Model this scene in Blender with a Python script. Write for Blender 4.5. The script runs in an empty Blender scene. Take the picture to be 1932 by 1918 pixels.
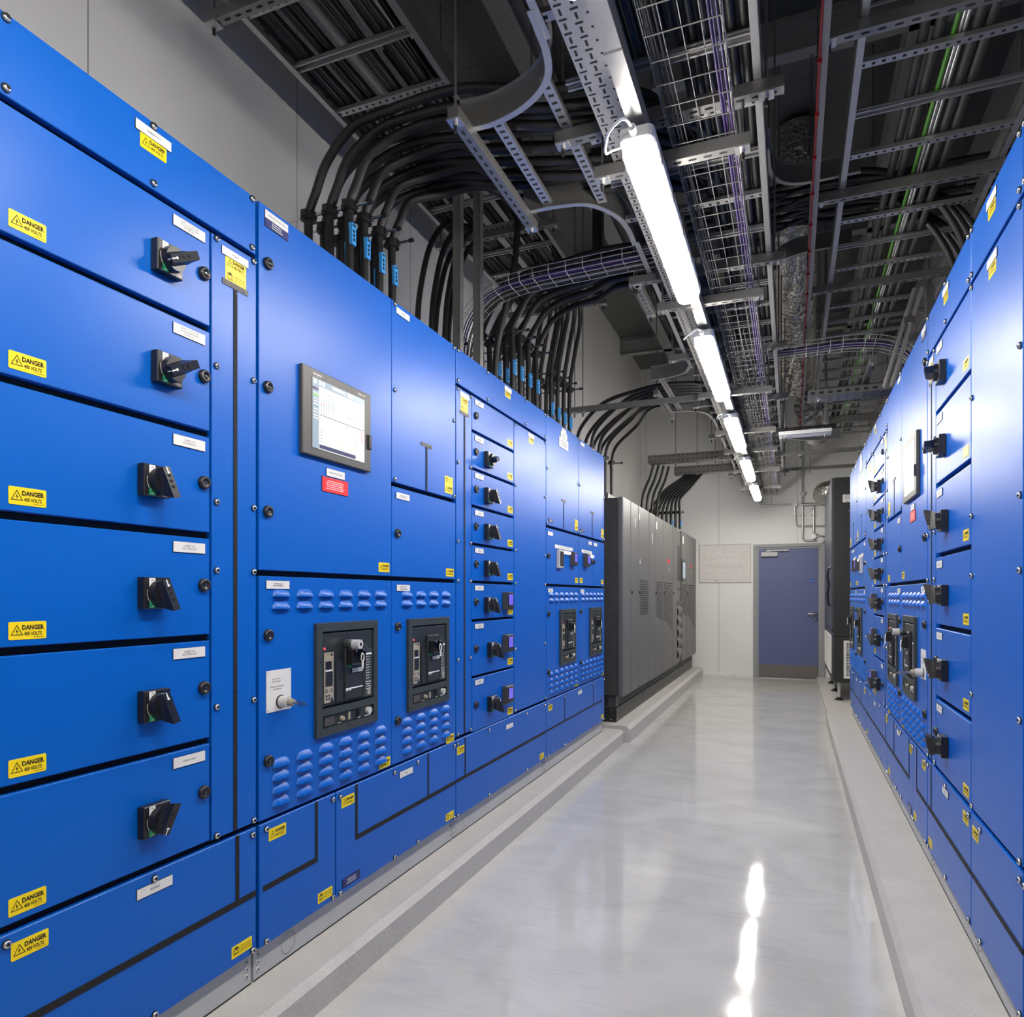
import bpy, math, random
from mathutils import Matrix, Vector
random.seed(7)
S = bpy.context.scene
C = S.collection
R = math.radians

# ------------------------------------------------ camera, world, exposure
IMG_W, IMG_H = 1932, 1918
VPX, HOR, FPX = 1492, 1123, 1320
cam_d = bpy.data.cameras.new('camera'); cam = bpy.data.objects.new('camera', cam_d); C.objects.link(cam)
cam_d.sensor_fit = 'HORIZONTAL'; cam_d.sensor_width = 36.0
cam_d.lens = 36.0 * FPX / IMG_W
cam_d.shift_y = (HOR - IMG_H / 2) / IMG_W
cam_d.clip_start = 0.05; cam_d.clip_end = 60
YAW = math.atan((VPX - IMG_W / 2) / FPX)
cam.location = (0, 0, 1.28)
cam.rotation_euler = (math.pi / 2, 0, YAW)
S.camera = cam
w = bpy.data.worlds.new('world'); S.world = w; w.use_nodes = True
w.node_tree.nodes['Background'].inputs[0].default_value = (0.8, 0.8, 0.8, 1)
w.node_tree.nodes['Background'].inputs[1].default_value = 0.02
S.view_settings.view_transform = 'Standard'; S.view_settings.look = 'None'
S.view_settings.gamma = 1; S.view_settings.use_curve_mapping = False
S.view_settings.exposure = 0.0
LAMP = 82.0

# ------------------------------------------------ materials
def nodes(name):
    m = bpy.data.materials.new(name); m.use_nodes = True
    nt = m.node_tree; b = nt.nodes['Principled BSDF']
    return m, nt, b
def mat(name, col, rough=.5, metal=0, emit=None, es=0, noise=0, nscale=20, bump=0, bscale=200, coat=0, rnoise=0):
    m, nt, b = nodes(name)
    b.inputs['Base Color'].default_value = (*col, 1); b.inputs['Roughness'].default_value = rough
    b.inputs['Metallic'].default_value = metal
    if coat: b.inputs['Coat Weight'].default_value = coat; b.inputs['Coat Roughness'].default_value = .1
    if emit: b.inputs['Emission Color'].default_value = (*emit, 1); b.inputs['Emission Strength'].default_value = es
    if noise or bump or rnoise:
        tc = nt.nodes.new('ShaderNodeTexCoord')
    if noise or rnoise:
        n = nt.nodes.new('ShaderNodeTexNoise'); n.inputs['Scale'].default_value = nscale; n.inputs['Detail'].default_value = 6
        nt.links.new(tc.outputs['Object'], n.inputs['Vector'])
        if noise:
            r = nt.nodes.new('ShaderNodeMix'); r.data_type = 'RGBA'
            r.inputs[6].default_value = (*[c * (1 - noise) for c in col], 1); r.inputs[7].default_value = (*[min(1, c * (1 + noise)) for c in col], 1)
            nt.links.new(n.outputs['Fac'], r.inputs[0]); nt.links.new(r.outputs[2], b.inputs['Base Color'])
        if rnoise:
            q = nt.nodes.new('ShaderNodeMapRange'); q.inputs[3].default_value = rough - rnoise; q.inputs[4].default_value = rough + rnoise
            nt.links.new(n.outputs['Fac'], q.inputs[0]); nt.links.new(q.outputs[0], b.inputs['Roughness'])
    if bump:
        n2 = nt.nodes.new('ShaderNodeTexNoise'); n2.inputs['Scale'].default_value = bscale
        bp = nt.nodes.new('ShaderNodeBump'); bp.inputs['Strength'].default_value = bump; bp.inputs['Distance'].default_value = .001
        nt.links.new(tc.outputs['Object'], n2.inputs['Vector']); nt.links.new(n2.outputs['Fac'], bp.inputs['Height']); nt.links.new(bp.outputs[0], b.inputs['Normal'])
    return m
BLUE = mat("blue_powder_coat", (0.0, .1, .47), .35, noise=.04, nscale=9, bump=.12, bscale=420, rnoise=.03)
BLUE.node_tree.nodes["Principled BSDF"].inputs["Specular IOR Level"].default_value = .33
BLUED = mat('blue_powder_coat_edge', (0.0, .06, .36), .5)
GAP = mat('black_gap', (.004, .004, .006), .8)
BLK = mat('black_plastic', (.012, .012, .015), .32, bump=.05)
BLKM = mat('matt_black_trim', (.014, .014, .014), .45)
STEEL = mat('zinc_steel', (.62, .6, .56), .24, 1)
WHITE = mat('white_engraved_plate', (.68, .67, .65), .5)
INK = mat('black_ink', (.005, .005, .005), .85)
YEL = mat('yellow_vinyl', (.86, .64, .0), .4)
RED = mat('red_plate', (.72, .01, .01), .4)
GREEN = mat('green_marking', (.0, .27, .1), .4)
NAVY = mat('navy_plate', (.01, .015, .12), .4)
WINK = mat('white_ink', (.8, .8, .8), .5)
ACBF = mat('moulded_grey_frame', (.032, .042, .042), .42, noise=.15, nscale=30, bump=.1)
ACBI = mat('breaker_dark_face', (.02, .024, .026), .38, bump=.08)
BEIGE = mat('beige_face', (.34, .3, .22), .5)
HMIB = mat('screen_bezel_grey', (.058, .054, .05), .42)
SCREEN = mat('lit_screen', (.22, .22, .22), .25, emit=(.93, .95, .9), es=.66)
SCRB = mat('screen_blue_grey', (.12, .16, .2), .25, emit=(.5, .62, .72), es=.45)
SCRD = mat('screen_dark_line', (.05, .05, .12), .25)
SCRG = mat('screen_green', (.2, .8, .05), .25, emit=(.2, .8, .05), es=.3)
SCRR = mat('screen_red', (.8, .1, .1), .25, emit=(.8, .1, .1), es=.3)
LCD = mat('violet_lcd', (.1, .08, .5), .2, emit=(.2, .15, .85), es=.5)
PLINTH = mat('plinth_grey_paint', (.42, .43, .43), .4, noise=.06, nscale=12)
GALV = mat('galvanised_steel', (.25, .245, .24), .42, .8, noise=.1, nscale=45, rnoise=.03)
GALVB = mat('bright_galvanised_steel', (.46, .455, .45), .38, .85, noise=.08, nscale=60, rnoise=.03)
CABLE = mat('black_cable_sheath', (.008, .007, .007), .46, noise=.3, nscale=60, bump=.15, bscale=150)
CABG = mat('grey_cable_sheath', (.022, .02, .019), .6)
PURP = mat('purple_data_cable', (.045, .022, .11), .5)
GRNC = mat('green_earth_cable', (.05, .2, .015), .5)
TAG = mat('light_blue_cable_tag', (.05, .35, .8), .45)
UPSG = mat('ups_dark_grey', (.112, .11, .107), .4, bump=.08, bscale=300)
UPSD = mat('ups_side_grey', (.045, .044, .043), .45)
UPSK = mat('ups_plinth_black', (.014, .015, .015), .38)
CRAC = mat('black_cooler_case', (.02, .02, .021), .5, bump=.1)
CRACF = mat('cooler_front_slate', (.045, .05, .062), .35)
LGREY = mat('light_grey_metal', (.5, .5, .5), .4)
CONC = mat('painted_concrete_kerb', (.45, .435, .41), .36, noise=.14, nscale=9, bump=.8, bscale=70, rnoise=.14)
CONC.node_tree.nodes['Bump'].inputs['Distance'].default_value = .003
DOORB = mat('door_slate_blue', (.105, .125, .27), .42, noise=.05, nscale=14, bump=.1)
FRAMEG = mat('door_frame_grey', (.3, .31, .32), .4)
KICK = mat('brushed_kickplate', (.17, .155, .14), .42, .3)
BOARD = mat('drawing_board_paper', (.78, .74, .71), .08, coat=.6)
LAMPB = mat('lamp_body_grey', (.6, .6, .6), .5)
DIFF = mat('lit_diffuser', (.9, .9, .9), .4, emit=(1, .95, .87), es=LAMP)
FOIL = mat('crinkled_foil', (.6, .58, .54), .3, 1, bump=1, bscale=22)
FOIL.node_tree.nodes['Bump'].inputs['Distance'].default_value = .03
BEAMW = mat('white_painted_beam', (.32, .32, .31), .6)
SIGNB = mat('round_sign_blue', (.0, .08, .42), .4)
REDS = mat('red_pipe_clip', (.3, .01, .012), .5)
COND = mat('galvanised_conduit', (.55, .55, .55), .3, .9)

def wall_mat(name, col, axis, pitch, off):
    m, nt, b = nodes(name); L = nt.links.new
    b.inputs['Roughness'].default_value = .42
    tc = nt.nodes.new('ShaderNodeTexCoord'); sp = nt.nodes.new('ShaderNodeSeparateXYZ'); L(tc.outputs['Object'], sp.inputs[0])
    def M(op, a, bb=None):
        n = nt.nodes.new('ShaderNodeMath'); n.operation = op
        for i, v in enumerate((a, bb)):
            if v is None: continue
            if isinstance(v, (int, float)): n.inputs[i].default_value = v
            else: L(v, n.inputs[i])
        return n.outputs[0]
    s = M('SUBTRACT', sp.outputs[axis], off)
    f = M('FRACT', M('DIVIDE', s, pitch))
    ln = M('LESS_THAN', f, .006 / pitch)
    nz = nt.nodes.new('ShaderNodeTexNoise'); nz.inputs['Scale'].default_value = 1.5; nz.inputs['Detail'].default_value = 8
    L(tc.outputs['Object'], nz.inputs['Vector'])
    mx = nt.nodes.new('ShaderNodeMix'); mx.data_type = 'RGBA'
    mx.inputs[6].default_value = (*[c * .96 for c in col], 1); mx.inputs[7].default_value = (*[c * 1.03 for c in col], 1); L(nz.outputs['Fac'], mx.inputs[0])
    m2 = nt.nodes.new('ShaderNodeMix'); m2.data_type = 'RGBA'; L(ln, m2.inputs[0]); L(mx.outputs[2], m2.inputs[6])
    m2.inputs[7].default_value = (*[c * .4 for c in col], 1); L(m2.outputs[2], b.inputs['Base Color'])
    return m
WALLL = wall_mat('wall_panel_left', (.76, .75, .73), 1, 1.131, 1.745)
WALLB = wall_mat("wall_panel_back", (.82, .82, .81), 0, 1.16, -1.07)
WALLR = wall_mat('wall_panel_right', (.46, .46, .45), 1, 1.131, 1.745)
CEIL = wall_mat('ceiling_liner', (.115, .115, .113), 1, .25, 0)

def speckle(m, sc=38, th=.09, k=.35):
    nt = m.node_tree; L = nt.links.new; b = nt.nodes['Principled BSDF']; src = b.inputs['Base Color'].links[0].from_socket
    tc = nt.nodes.new('ShaderNodeTexCoord'); v = nt.nodes.new('ShaderNodeTexVoronoi'); v.inputs['Scale'].default_value = sc; v.inputs['Randomness'].default_value = 1
    L(tc.outputs['Object'], v.inputs['Vector'])
    n = nt.nodes.new('ShaderNodeTexNoise'); n.inputs['Scale'].default_value = 6; L(tc.outputs['Object'], n.inputs['Vector'])
    a = nt.nodes.new('ShaderNodeMath'); a.operation = 'MULTIPLY'; a.inputs[1].default_value = 2 * th; L(n.outputs['Fac'], a.inputs[0])
    c = nt.nodes.new('ShaderNodeMath'); c.operation = 'LESS_THAN'; L(v.outputs['Distance'], c.inputs[0]); L(a.outputs[0], c.inputs[1])
    mx = nt.nodes.new('ShaderNodeMix'); mx.data_type = 'RGBA'; mx.blend_type = 'MULTIPLY'; mx.inputs[7].default_value = (k, k, k, 1)
    L(c.outputs[0], mx.inputs[0]); L(src, mx.inputs[6]); L(mx.outputs[2], b.inputs['Base Color'])
speckle(CONC, 26, .045, .45)
def floor_mat():
    m, nt, b = nodes('polished_epoxy_floor'); L = nt.links.new
    tc = nt.nodes.new('ShaderNodeTexCoord')
    def noise(sc, det, scale3=(1, 1, 1), dist=0):
        mp = nt.nodes.new('ShaderNodeMapping'); mp.inputs['Scale'].default_value = scale3; L(tc.outputs['Object'], mp.inputs[0])
        n = nt.nodes.new('ShaderNodeTexNoise'); n.inputs['Scale'].default_value = sc; n.inputs['Detail'].default_value = det
        n.inputs['Distortion'].default_value = dist; L(mp.outputs[0], n.inputs['Vector']); return n.outputs['Fac']
    n1 = noise(1.9, 10, (.9, 1.2, 1), 1.6)
    cr = nt.nodes.new('ShaderNodeValToRGB'); L(n1, cr.inputs[0])
    cr.color_ramp.elements[0].position = .3; cr.color_ramp.elements[0].color = (.41, .406, .392, 1)
    cr.color_ramp.elements[1].position = .68; cr.color_ramp.elements[1].color = (.49, .486, .472, 1)
    # fine drag marks
    n2 = noise(9, 6, (.35, 2.6, 1), 2.0)
    r2 = nt.nodes.new('ShaderNodeValToRGB'); L(n2, r2.inputs[0])
    r2.color_ramp.elements[0].position = .34; r2.color_ramp.elements[0].color = (.8, .8, .8, 1)
    r2.color_ramp.elements[1].position = .44; r2.color_ramp.elements[1].color = (1, 1, 1, 1)
    mx = nt.nodes.new('ShaderNodeMix'); mx.data_type = 'RGBA'; mx.blend_type = 'MULTIPLY'; mx.inputs[0].default_value = .28
    L(cr.outputs[0], mx.inputs[6]); L(r2.outputs[0], mx.inputs[7]); L(mx.outputs[2], b.inputs['Base Color'])
    q = nt.nodes.new('ShaderNodeMapRange'); q.inputs[1].default_value = .3; q.inputs[2].default_value = .7; q.inputs[3].default_value = .045; q.inputs[4].default_value = .1
    L(noise(3, 6, (1, 1, 1), .6), q.inputs[0]); L(q.outputs[0], b.inputs['Roughness'])
    b.inputs['IOR'].default_value = 1.55
    bp = nt.nodes.new('ShaderNodeBump'); bp.inputs['Strength'].default_value = .1; bp.inputs['Distance'].default_value = .004
    L(noise(7, 3, (1, 1, 1), .4), bp.inputs['Height']); L(bp.outputs[0], b.inputs['Normal'])
    return m
FLOOR = floor_mat()

# ------------------------------------------------ mesh builder
_txt = {}
def text_mesh(s, bold=0.0):
    k = (s, bold)
    if k in _txt: return _txt[k]
    cu = bpy.data.curves.new('t', 'FONT'); cu.body = s; cu.size = 1; cu.resolution_u = 2
    cu.align_x = 'CENTER'; cu.align_y = 'CENTER'; cu.offset = bold; cu.space_line = 1.0
    ob = bpy.data.objects.new('t', cu); C.objects.link(ob)
    dg = bpy.context.evaluated_depsgraph_get()
    me = bpy.data.meshes.new_from_object(ob.evaluated_get(dg))
    v = [tuple(x.co) for x in me.vertices]; f = [tuple(p.vertices) for p in me.polygons]
    bpy.data.objects.remove(ob); bpy.data.curves.remove(cu); bpy.data.meshes.remove(me)
    xs = [a[0] for a in v] or [0, 1]; ys = [a[1] for a in v] or [0, 1]
    _txt[k] = (v, f, min(xs), max(xs), min(ys), max(ys)); return _txt[k]

class MB:
    def __init__(s): s.v = []; s.f = []; s.m = []; s.mats = []; s.sm = []
    def mi(s, m):
        if m not in s.mats: s.mats.append(m)
        return s.mats.index(m)
    def add(s, vs, fs, m, smooth=False):
        o = len(s.v); s.v += [tuple(x) for x in vs]; i = s.mi(m)
        for f in fs: s.f.append(tuple(a + o for a in f)); s.m.append(i); s.sm.append(smooth)
        return s
    def box(s, x0, x1, y0, y1, z0, z1, m):
        if x0 > x1: x0, x1 = x1, x0
        if y0 > y1: y0, y1 = y1, y0
        if z0 > z1: z0, z1 = z1, z0
        v = [(x, y, z) for z in (z0, z1) for y in (y0, y1) for x in (x0, x1)]
        return s.add(v, [(0, 2, 3, 1), (4, 5, 7, 6), (0, 1, 5, 4), (2, 6, 7, 3), (0, 4, 6, 2), (1, 3, 7, 5)], m)
    def quad(s, a, b, c, d, m): return s.add([a, b, c, d], [(0, 1, 2, 3)], m)
    def bev(s, w, h, t, b, m, cx=0, cy=0, z=0):
        """panel, front at z facing +z, chamfered front edge"""
        v = []
        for (dx, zz) in ((w / 2, z - t), (w / 2, z - b), (w / 2 - b, z)):
            dy = h / 2 - (w / 2 - dx)
            v += [(cx - dx, cy - dy, zz), (cx + dx, cy - dy, zz), (cx + dx, cy + dy, zz), (cx - dx, cy + dy, zz)]
        f = [(8, 9, 10, 11), (3, 2, 1, 0)]
        for k in (0, 4):
            for i in range(4):
                j = (i + 1) % 4; f.append((k + i, k + j, k + 4 + j, k + 4 + i))
        return s.add(v, f, m)
    def cyl(s, p0, p1, r, m, seg=12, r1=None, cap=True, smooth=True):
        p0 = Vector(p0); p1 = Vector(p1); d = (p1 - p0).normalized()
        u = d.orthogonal().normalized(); w_ = d.cross(u); r1 = r if r1 is None else r1
        v = []
        for p, rr in ((p0, r), (p1, r1)):
            for i in range(seg):
                a = 2 * math.pi * i / seg; v.append(p + u * (rr * math.cos(a)) + w_ * (rr * math.sin(a)))
        s.add(v, [(i, (i + 1) % seg, seg + (i + 1) % seg, seg + i) for i in range(seg)], m, smooth)
        if cap: s.add(v, [tuple(range(seg - 1, -1, -1)), tuple(range(seg, 2 * seg))], m)
        return s
    def tube(s, pts, r, m, seg=8, smooth=True):
        P = [Vector(p) for p in pts]; n = len(P)
        T = [(P[min(i + 1, n - 1)] - P[max(i - 1, 0)]).normalized() for i in range(n)]
        u = T[0].orthogonal().normalized(); v = []
        for i in range(n):
            u = (u - T[i] * u.dot(T[i])).normalized(); w_ = T[i].cross(u)
            for k in range(seg):
                a = 2 * math.pi * k / seg; v.append(P[i] + u * (r * math.cos(a)) + w_ * (r * math.sin(a)))
        f = [(i * seg + k, i * seg + (k + 1) % seg, (i + 1) * seg + (k + 1) % seg, (i + 1) * seg + k) for i in range(n - 1) for k in range(seg)]
        s.add(v, f, m, smooth)
        return s.add(v[:seg] + v[-seg:], [tuple(range(seg - 1, -1, -1)), tuple(range(seg, 2 * seg))], m)
    def strip(s, prof, path_frames, m):
        """sweep closed profile [(a,b)] through frames [(pos, A, B)]"""
        k = len(prof); v = []
        for p, A, B in path_frames:
            for a, b in prof: v.append(Vector(p) + Vector(A) * a + Vector(B) * b)
        n = len(path_frames)
        f = [(i * k + j, i * k + (j + 1) % k, (i + 1) * k + (j + 1) % k, (i + 1) * k + j) for i in range(n - 1) for j in range(k)]
        f += [tuple(range(k - 1, -1, -1)), tuple(range((n - 1) * k, n * k))]
        return s.add(v, f, m)
    def poly(s, pts, z0, z1, m):
        n = len(pts); v = [(x, y, z0) for x, y in pts] + [(x, y, z1) for x, y in pts]
        return s.add(v, [tuple(range(n - 1, -1, -1)), tuple(range(n, 2 * n))] + [(i, (i + 1) % n, n + (i + 1) % n, n + i) for i in range(n)], m)
    def text(s, t, cx, cy, z, m, w=None, h=None, bold=0.0):
        v, f, x0, x1, y0, y1 = text_mesh(t, bold)
        sx = w / (x1 - x0) if w else None; sy = h / (y1 - y0) if h else None
        sx = sx or sy; sy = sy or sx
        return s.add([(cx + (a - (x0 + x1) / 2) * sx, cy + (b - (y0 + y1) / 2) * sy, z) for a, b, _ in v], f, m)
    def mesh(s, name):
        me = bpy.data.meshes.new(name); me.from_pydata(s.v, [], s.f)
        for m in s.mats: me.materials.append(m)
        me.polygons.foreach_set('material_index', s.m); me.polygons.foreach_set('use_smooth', s.sm)
        me.update(); return me
    def world(s, name, parent=None, origin=None):
        """verts are in world space; origin goes to the base centre"""
        if origin is None:
            xs, ys, zs = zip(*s.v); origin = ((min(xs) + max(xs)) / 2, (min(ys) + max(ys)) / 2, min(zs))
        O = Vector(origin); s.v = [tuple(Vector(a) - O) for a in s.v]
        o = bpy.data.objects.new(name, s.mesh(name)); C.objects.link(o)
        if parent: o.parent = parent; o.location = O - wloc(parent)
        else: o.location = O
        o['_w'] = list(O) if False else 0; del o['_w']
        WL[o.name] = O
        return o
WL = {}
def wloc(o): return WL[o.name]
def tag(o, label, cat, group=None):
    o['label'] = label; o['category'] = cat
    if group: o['group'] = group
    return o
def thing(name, label, cat, loc=(0, 0, 0), group=None):
    o = bpy.data.objects.new(name, None); C.objects.link(o); o.location = loc; o.empty_display_size = .1
    WL[o.name] = Vector(loc); return tag(o, label, cat, group)
def struct(o): o['kind'] = 'structure'; return o

# ------------------------------------------------ room shell
WX0, WX1, WY0, WY1, WZ = -2.315, 1.40, -3.6, 11.59, 5.03
def st(name, m, *b):
    x = MB(); x.box(*b, m); return struct(x.world(name, origin=(0, 0, 0)))
st('floor', FLOOR, WX0 - .2, WX1 + .2, WY0 - .2, WY1 + .2, -.1, 0)
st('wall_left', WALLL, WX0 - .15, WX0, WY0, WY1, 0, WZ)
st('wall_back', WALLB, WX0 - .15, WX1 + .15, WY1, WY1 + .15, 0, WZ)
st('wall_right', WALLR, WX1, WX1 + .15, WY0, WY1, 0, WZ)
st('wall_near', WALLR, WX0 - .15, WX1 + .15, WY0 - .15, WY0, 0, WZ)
st('ceiling', CEIL, WX0 - .15, WX1 + .15, WY0 - .15, WY1 + .15, WZ, WZ + .1)
def kerb(name, x0, x1, y0, y1, h, ch, side, nearch=False):
    """concrete plinth with chamfered aisle edge. side +1: aisle towards +x"""
    b = MB(); e = x1 if side > 0 else x0; o = x0 if side > 0 else x1
    prof = [(o, 0), (e, 0), (e, h - ch), (e - side * ch, h), (o, h)]
    if side < 0: prof = prof[::-1]
    v = [(x, y0, z) for x, z in prof] + [(x, y1, z) for x, z in prof]; n = 5
    b.add(v, [tuple(range(n)), tuple(range(2 * n - 1, n - 1, -1))] + [(i, n + i, n + (i + 1) % n, (i + 1) % n) for i in range(n)], CONC)
    o = struct(b.world(name, origin=(0, 0, 0))); return o
kerb('trim_1', WX0, -1.345, WY0, 6.02, .115, .022, 1)
kerb('trim_2', WX0, -1.298, 6.02, 11.44, .143, .03, 1)
kerb('trim_3', .325, WX1, WY0, 7.62, .12, .02, -1)
kerb('trim_4', .36, WX1, 8.1, WY1, .045, .01, -1)
b = MB(); b.box(-1.298, -.545, 11.575, 11.59, 0, .05, WALLB); struct(b.world('baseboard_back'))
# ------------------------------------------------ switchboard pieces (x right, y up, z towards the aisle)
_pm = {}
def proto(key, fn):
    if key not in _pm:
        b = MB(); fn(b); _pm[key] = b.mesh(key[0] if isinstance(key, tuple) else key)
    return _pm[key]
def rrect(b, w, h, r, z, m, cx=0, cy=0):
    pts = []
    for sx, sy, a0 in ((1, 1, 0), (-1, 1, 90), (-1, -1, 180), (1, -1, 270)):
        for k in range(4):
            a = R(a0 + 30 * k); pts.append((cx + sx * (w / 2 - r) + r * math.cos(a), cy + sy * (h / 2 - r) + r * math.sin(a)))
    n = len(pts); v = [(x, y, z) for x, y in pts] + [(x, y, 0) for x, y in pts]
    b.add(v, [tuple(range(n))] + [(i, n + i, n + (i + 1) % n, (i + 1) % n) for i in range(n)], m)
def bolt_f(b):
    b.cyl((0, 0, 0), (0, 0, .0022), .0098, GAP, 12)
    rs = ((.0085, .002), (.0085, .0045), (.0072, .0068), (.0048, .0078)); n = 12; v = []
    for r, z in rs: v += [(r * math.cos(6.2832 * i / n), r * math.sin(6.2832 * i / n), z) for i in range(n)]
    b.add(v, [(k * n + i, k * n + (i + 1) % n, (k + 1) * n + (i + 1) % n, (k + 1) * n + i) for k in range(3) for i in range(n)] + [tuple(range(3 * n, 4 * n))], STEEL, True)
    b.add([(.0042 * math.cos(6.2832 * i / 6), .0042 * math.sin(6.2832 * i / 6), .0079) for i in range(6)], [tuple(range(6))], GAP)
def lock_f(b):
    n = 18; rs = ((.0185, 0), (.0185, .005), (.0165, .011), (.011, .0125), (.0095, .0085)); v = []
    for r, z in rs: v += [(r * math.cos(6.2832 * i / n), r * math.sin(6.2832 * i / n), z) for i in range(n)]
    b.add(v, [(k * n + i, k * n + (i + 1) % n, (k + 1) * n + (i + 1) % n, (k + 1) * n + i) for k in range(4) for i in range(n)] + [tuple(range(4 * n, 5 * n))], BLK, True)
    b.box(-.006, .006, -.0018, .0018, .0085, .0105, BLKM); b.cyl((0, 0, .0085), (0, 0, .011), .0022, STEEL, 8)
def louvre_f(b):
    nu, nt_ = 12, 6; v = []
    for j in range(nt_ + 1):
        t = j / nt_
        for i in range(nu + 1):
            u = -1 + 2 * i / nu; e = max(0, 1 - abs(u) ** 3.2) ** .5
            v.append((u * .0405, -.0115 + .0245 * (1 - t) * (.12 + .88 * e), .0135 * math.sin(math.pi / 2 * t) * (.1 + .9 * e)))
    o = nt_ * (nu + 1)
    b.add(v, [(j * (nu + 1) + i, (j + 1) * (nu + 1) + i, (j + 1) * (nu + 1) + i + 1, j * (nu + 1) + i + 1) for j in range(nt_) for i in range(nu)], BLUE, True)
    lip = v[o:]; m = [(x, y + .001, 0) for x, y, z in lip]
    b.add(lip + m, [(i, i + nu + 1, i + nu + 2, i + 1) for i in range(nu)], GAP)
def tri(b, cx, cy, s, z, m):
    def T(k): return [(cx + k * s * math.cos(R(a)), cy + k * s * math.sin(R(a)), z) for a in (90, 210, 330)]
    o, i = T(1), T(.8); b.add(o + i, [(0, 1, 4, 3), (1, 2, 5, 4), (2, 0, 3, 5)], m)
    b.add([(cx + x * s, cy + y * s, z) for x, y in ((.05, .45), (-.2, .0), (-.02, .02), (-.06, -.38), (.2, .12), (.02, .1))], [(0, 1, 2, 5), (5, 2, 3, 4)], m)
def dang(b, cy=0, z=.0014):
    tri(b, -.0225, cy - .002, .0145, z, INK)
    b.text('DANGER', .011, cy + .0065, z, INK, w=.046, h=.0104, bold=.04)
    b.text('400 VOLTS', .0105, cy - .0065, z, INK, w=.037, h=.0082, bold=.022)
    b.quad((.012, cy - .0145, z), (.034, cy - .0145, z), (.034, cy - .0138, z), (.012, cy - .0138, z), INK)
def camr(b, cy=0, z=.0014):
    for x0, x1, y0, y1 in ((-.034, -.012, .007, .0085), (-.034, -.012, -.0085, -.007), (-.034, -.0325, -.0085, .0085), (-.0135, -.012, -.0085, .0085), (-.029, -.017, .0085, .012)):
        b.quad((x0, cy + y0, z), (x1, cy + y0, z), (x1, cy + y1, z), (x0, cy + y1, z), INK)
    n = 14; v = [(-.023 + r * math.cos(6.2832 * i / n), cy + r * math.sin(6.2832 * i / n), z + .0002) for r in (.0065, .005) for i in range(n)]
    b.add(v, [(i, (i + 1) % n, n + (i + 1) % n, n + i) for i in range(n)], INK)
    for k, s in enumerate(('THERMAL IMAGING', 'SCREEN INSTALLED', 'BEHIND THIS COVER')): b.text(s, .014, cy + .007 - .007 * k, z, INK, w=.042, h=.0036)
def st_d(b): rrect(b, .078, .037, .003, .001, YEL); dang(b)
def st_c(b): rrect(b, .08, .034, .003, .001, YEL); camr(b)
def st_dc(b): rrect(b, .08, .078, .003, .001, YEL); dang(b, .02); camr(b, -.02)
def st_cd(b): rrect(b, .08, .078, .003, .001, YEL); camr(b, .02); dang(b, -.02)
def st_bare(b): rrect(b, .078, .037, .003, .001, YEL)
def lines(b, rows, w, h, z, m, cx=0, cy=0, seed=0):
    """writing too small to read in the photo: rows of short strokes"""
    rnd = random.Random(seed)
    for k in range(rows):
        y = cy + h / 2 - (k + .5) * h / rows; x = cx - w / 2 + rnd.uniform(0, .12) * w; e = cx + w / 2 - rnd.uniform(0, .12) * w
        while x < e:
            l = rnd.uniform(.35, .9) * h / rows * 1.4; l = min(l, e - x)
            b.quad((x, y - .2 * h / rows, z), (x + l, y - .2 * h / rows, z), (x + l, y + .16 * h / rows, z), (x, y + .16 * h / rows, z), m); x += l + .3 * h / rows
def plate(w, h, txt=None, base=WHITE, ink=INK, th=None):
    k = ('name_plate', w, h, txt, base.name)
    def f(b):
        b.box(-w / 2 - .0006, w / 2 + .0006, -h / 2 - .001, h / 2 + .0004, 0, .002, INK)
        b.box(-w / 2, w / 2, -h / 2, h / 2, .002, .0026, base)
        for sx in (-1, 1): b.cyl((sx * (w / 2 - .006), 0, .0026), (sx * (w / 2 - .006), 0, .0031), .002, base, 8)
        if txt:
            if txt.startswith('~'):
                n, ww, hh = txt[1:].split(','); lines(b, int(n), w * float(ww), h * float(hh), .0029, ink, seed=hash(n) % 9)
            else:
                rows = txt.split('|'); hh = (th or h * .2) * 1.15
                for i, r_ in enumerate(rows): b.text(r_, 0, (len(rows) - 1) / 2 * hh * 1.45 - i * hh * 1.45, .0029, ink, h=hh)
    return proto(k, f)
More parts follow.
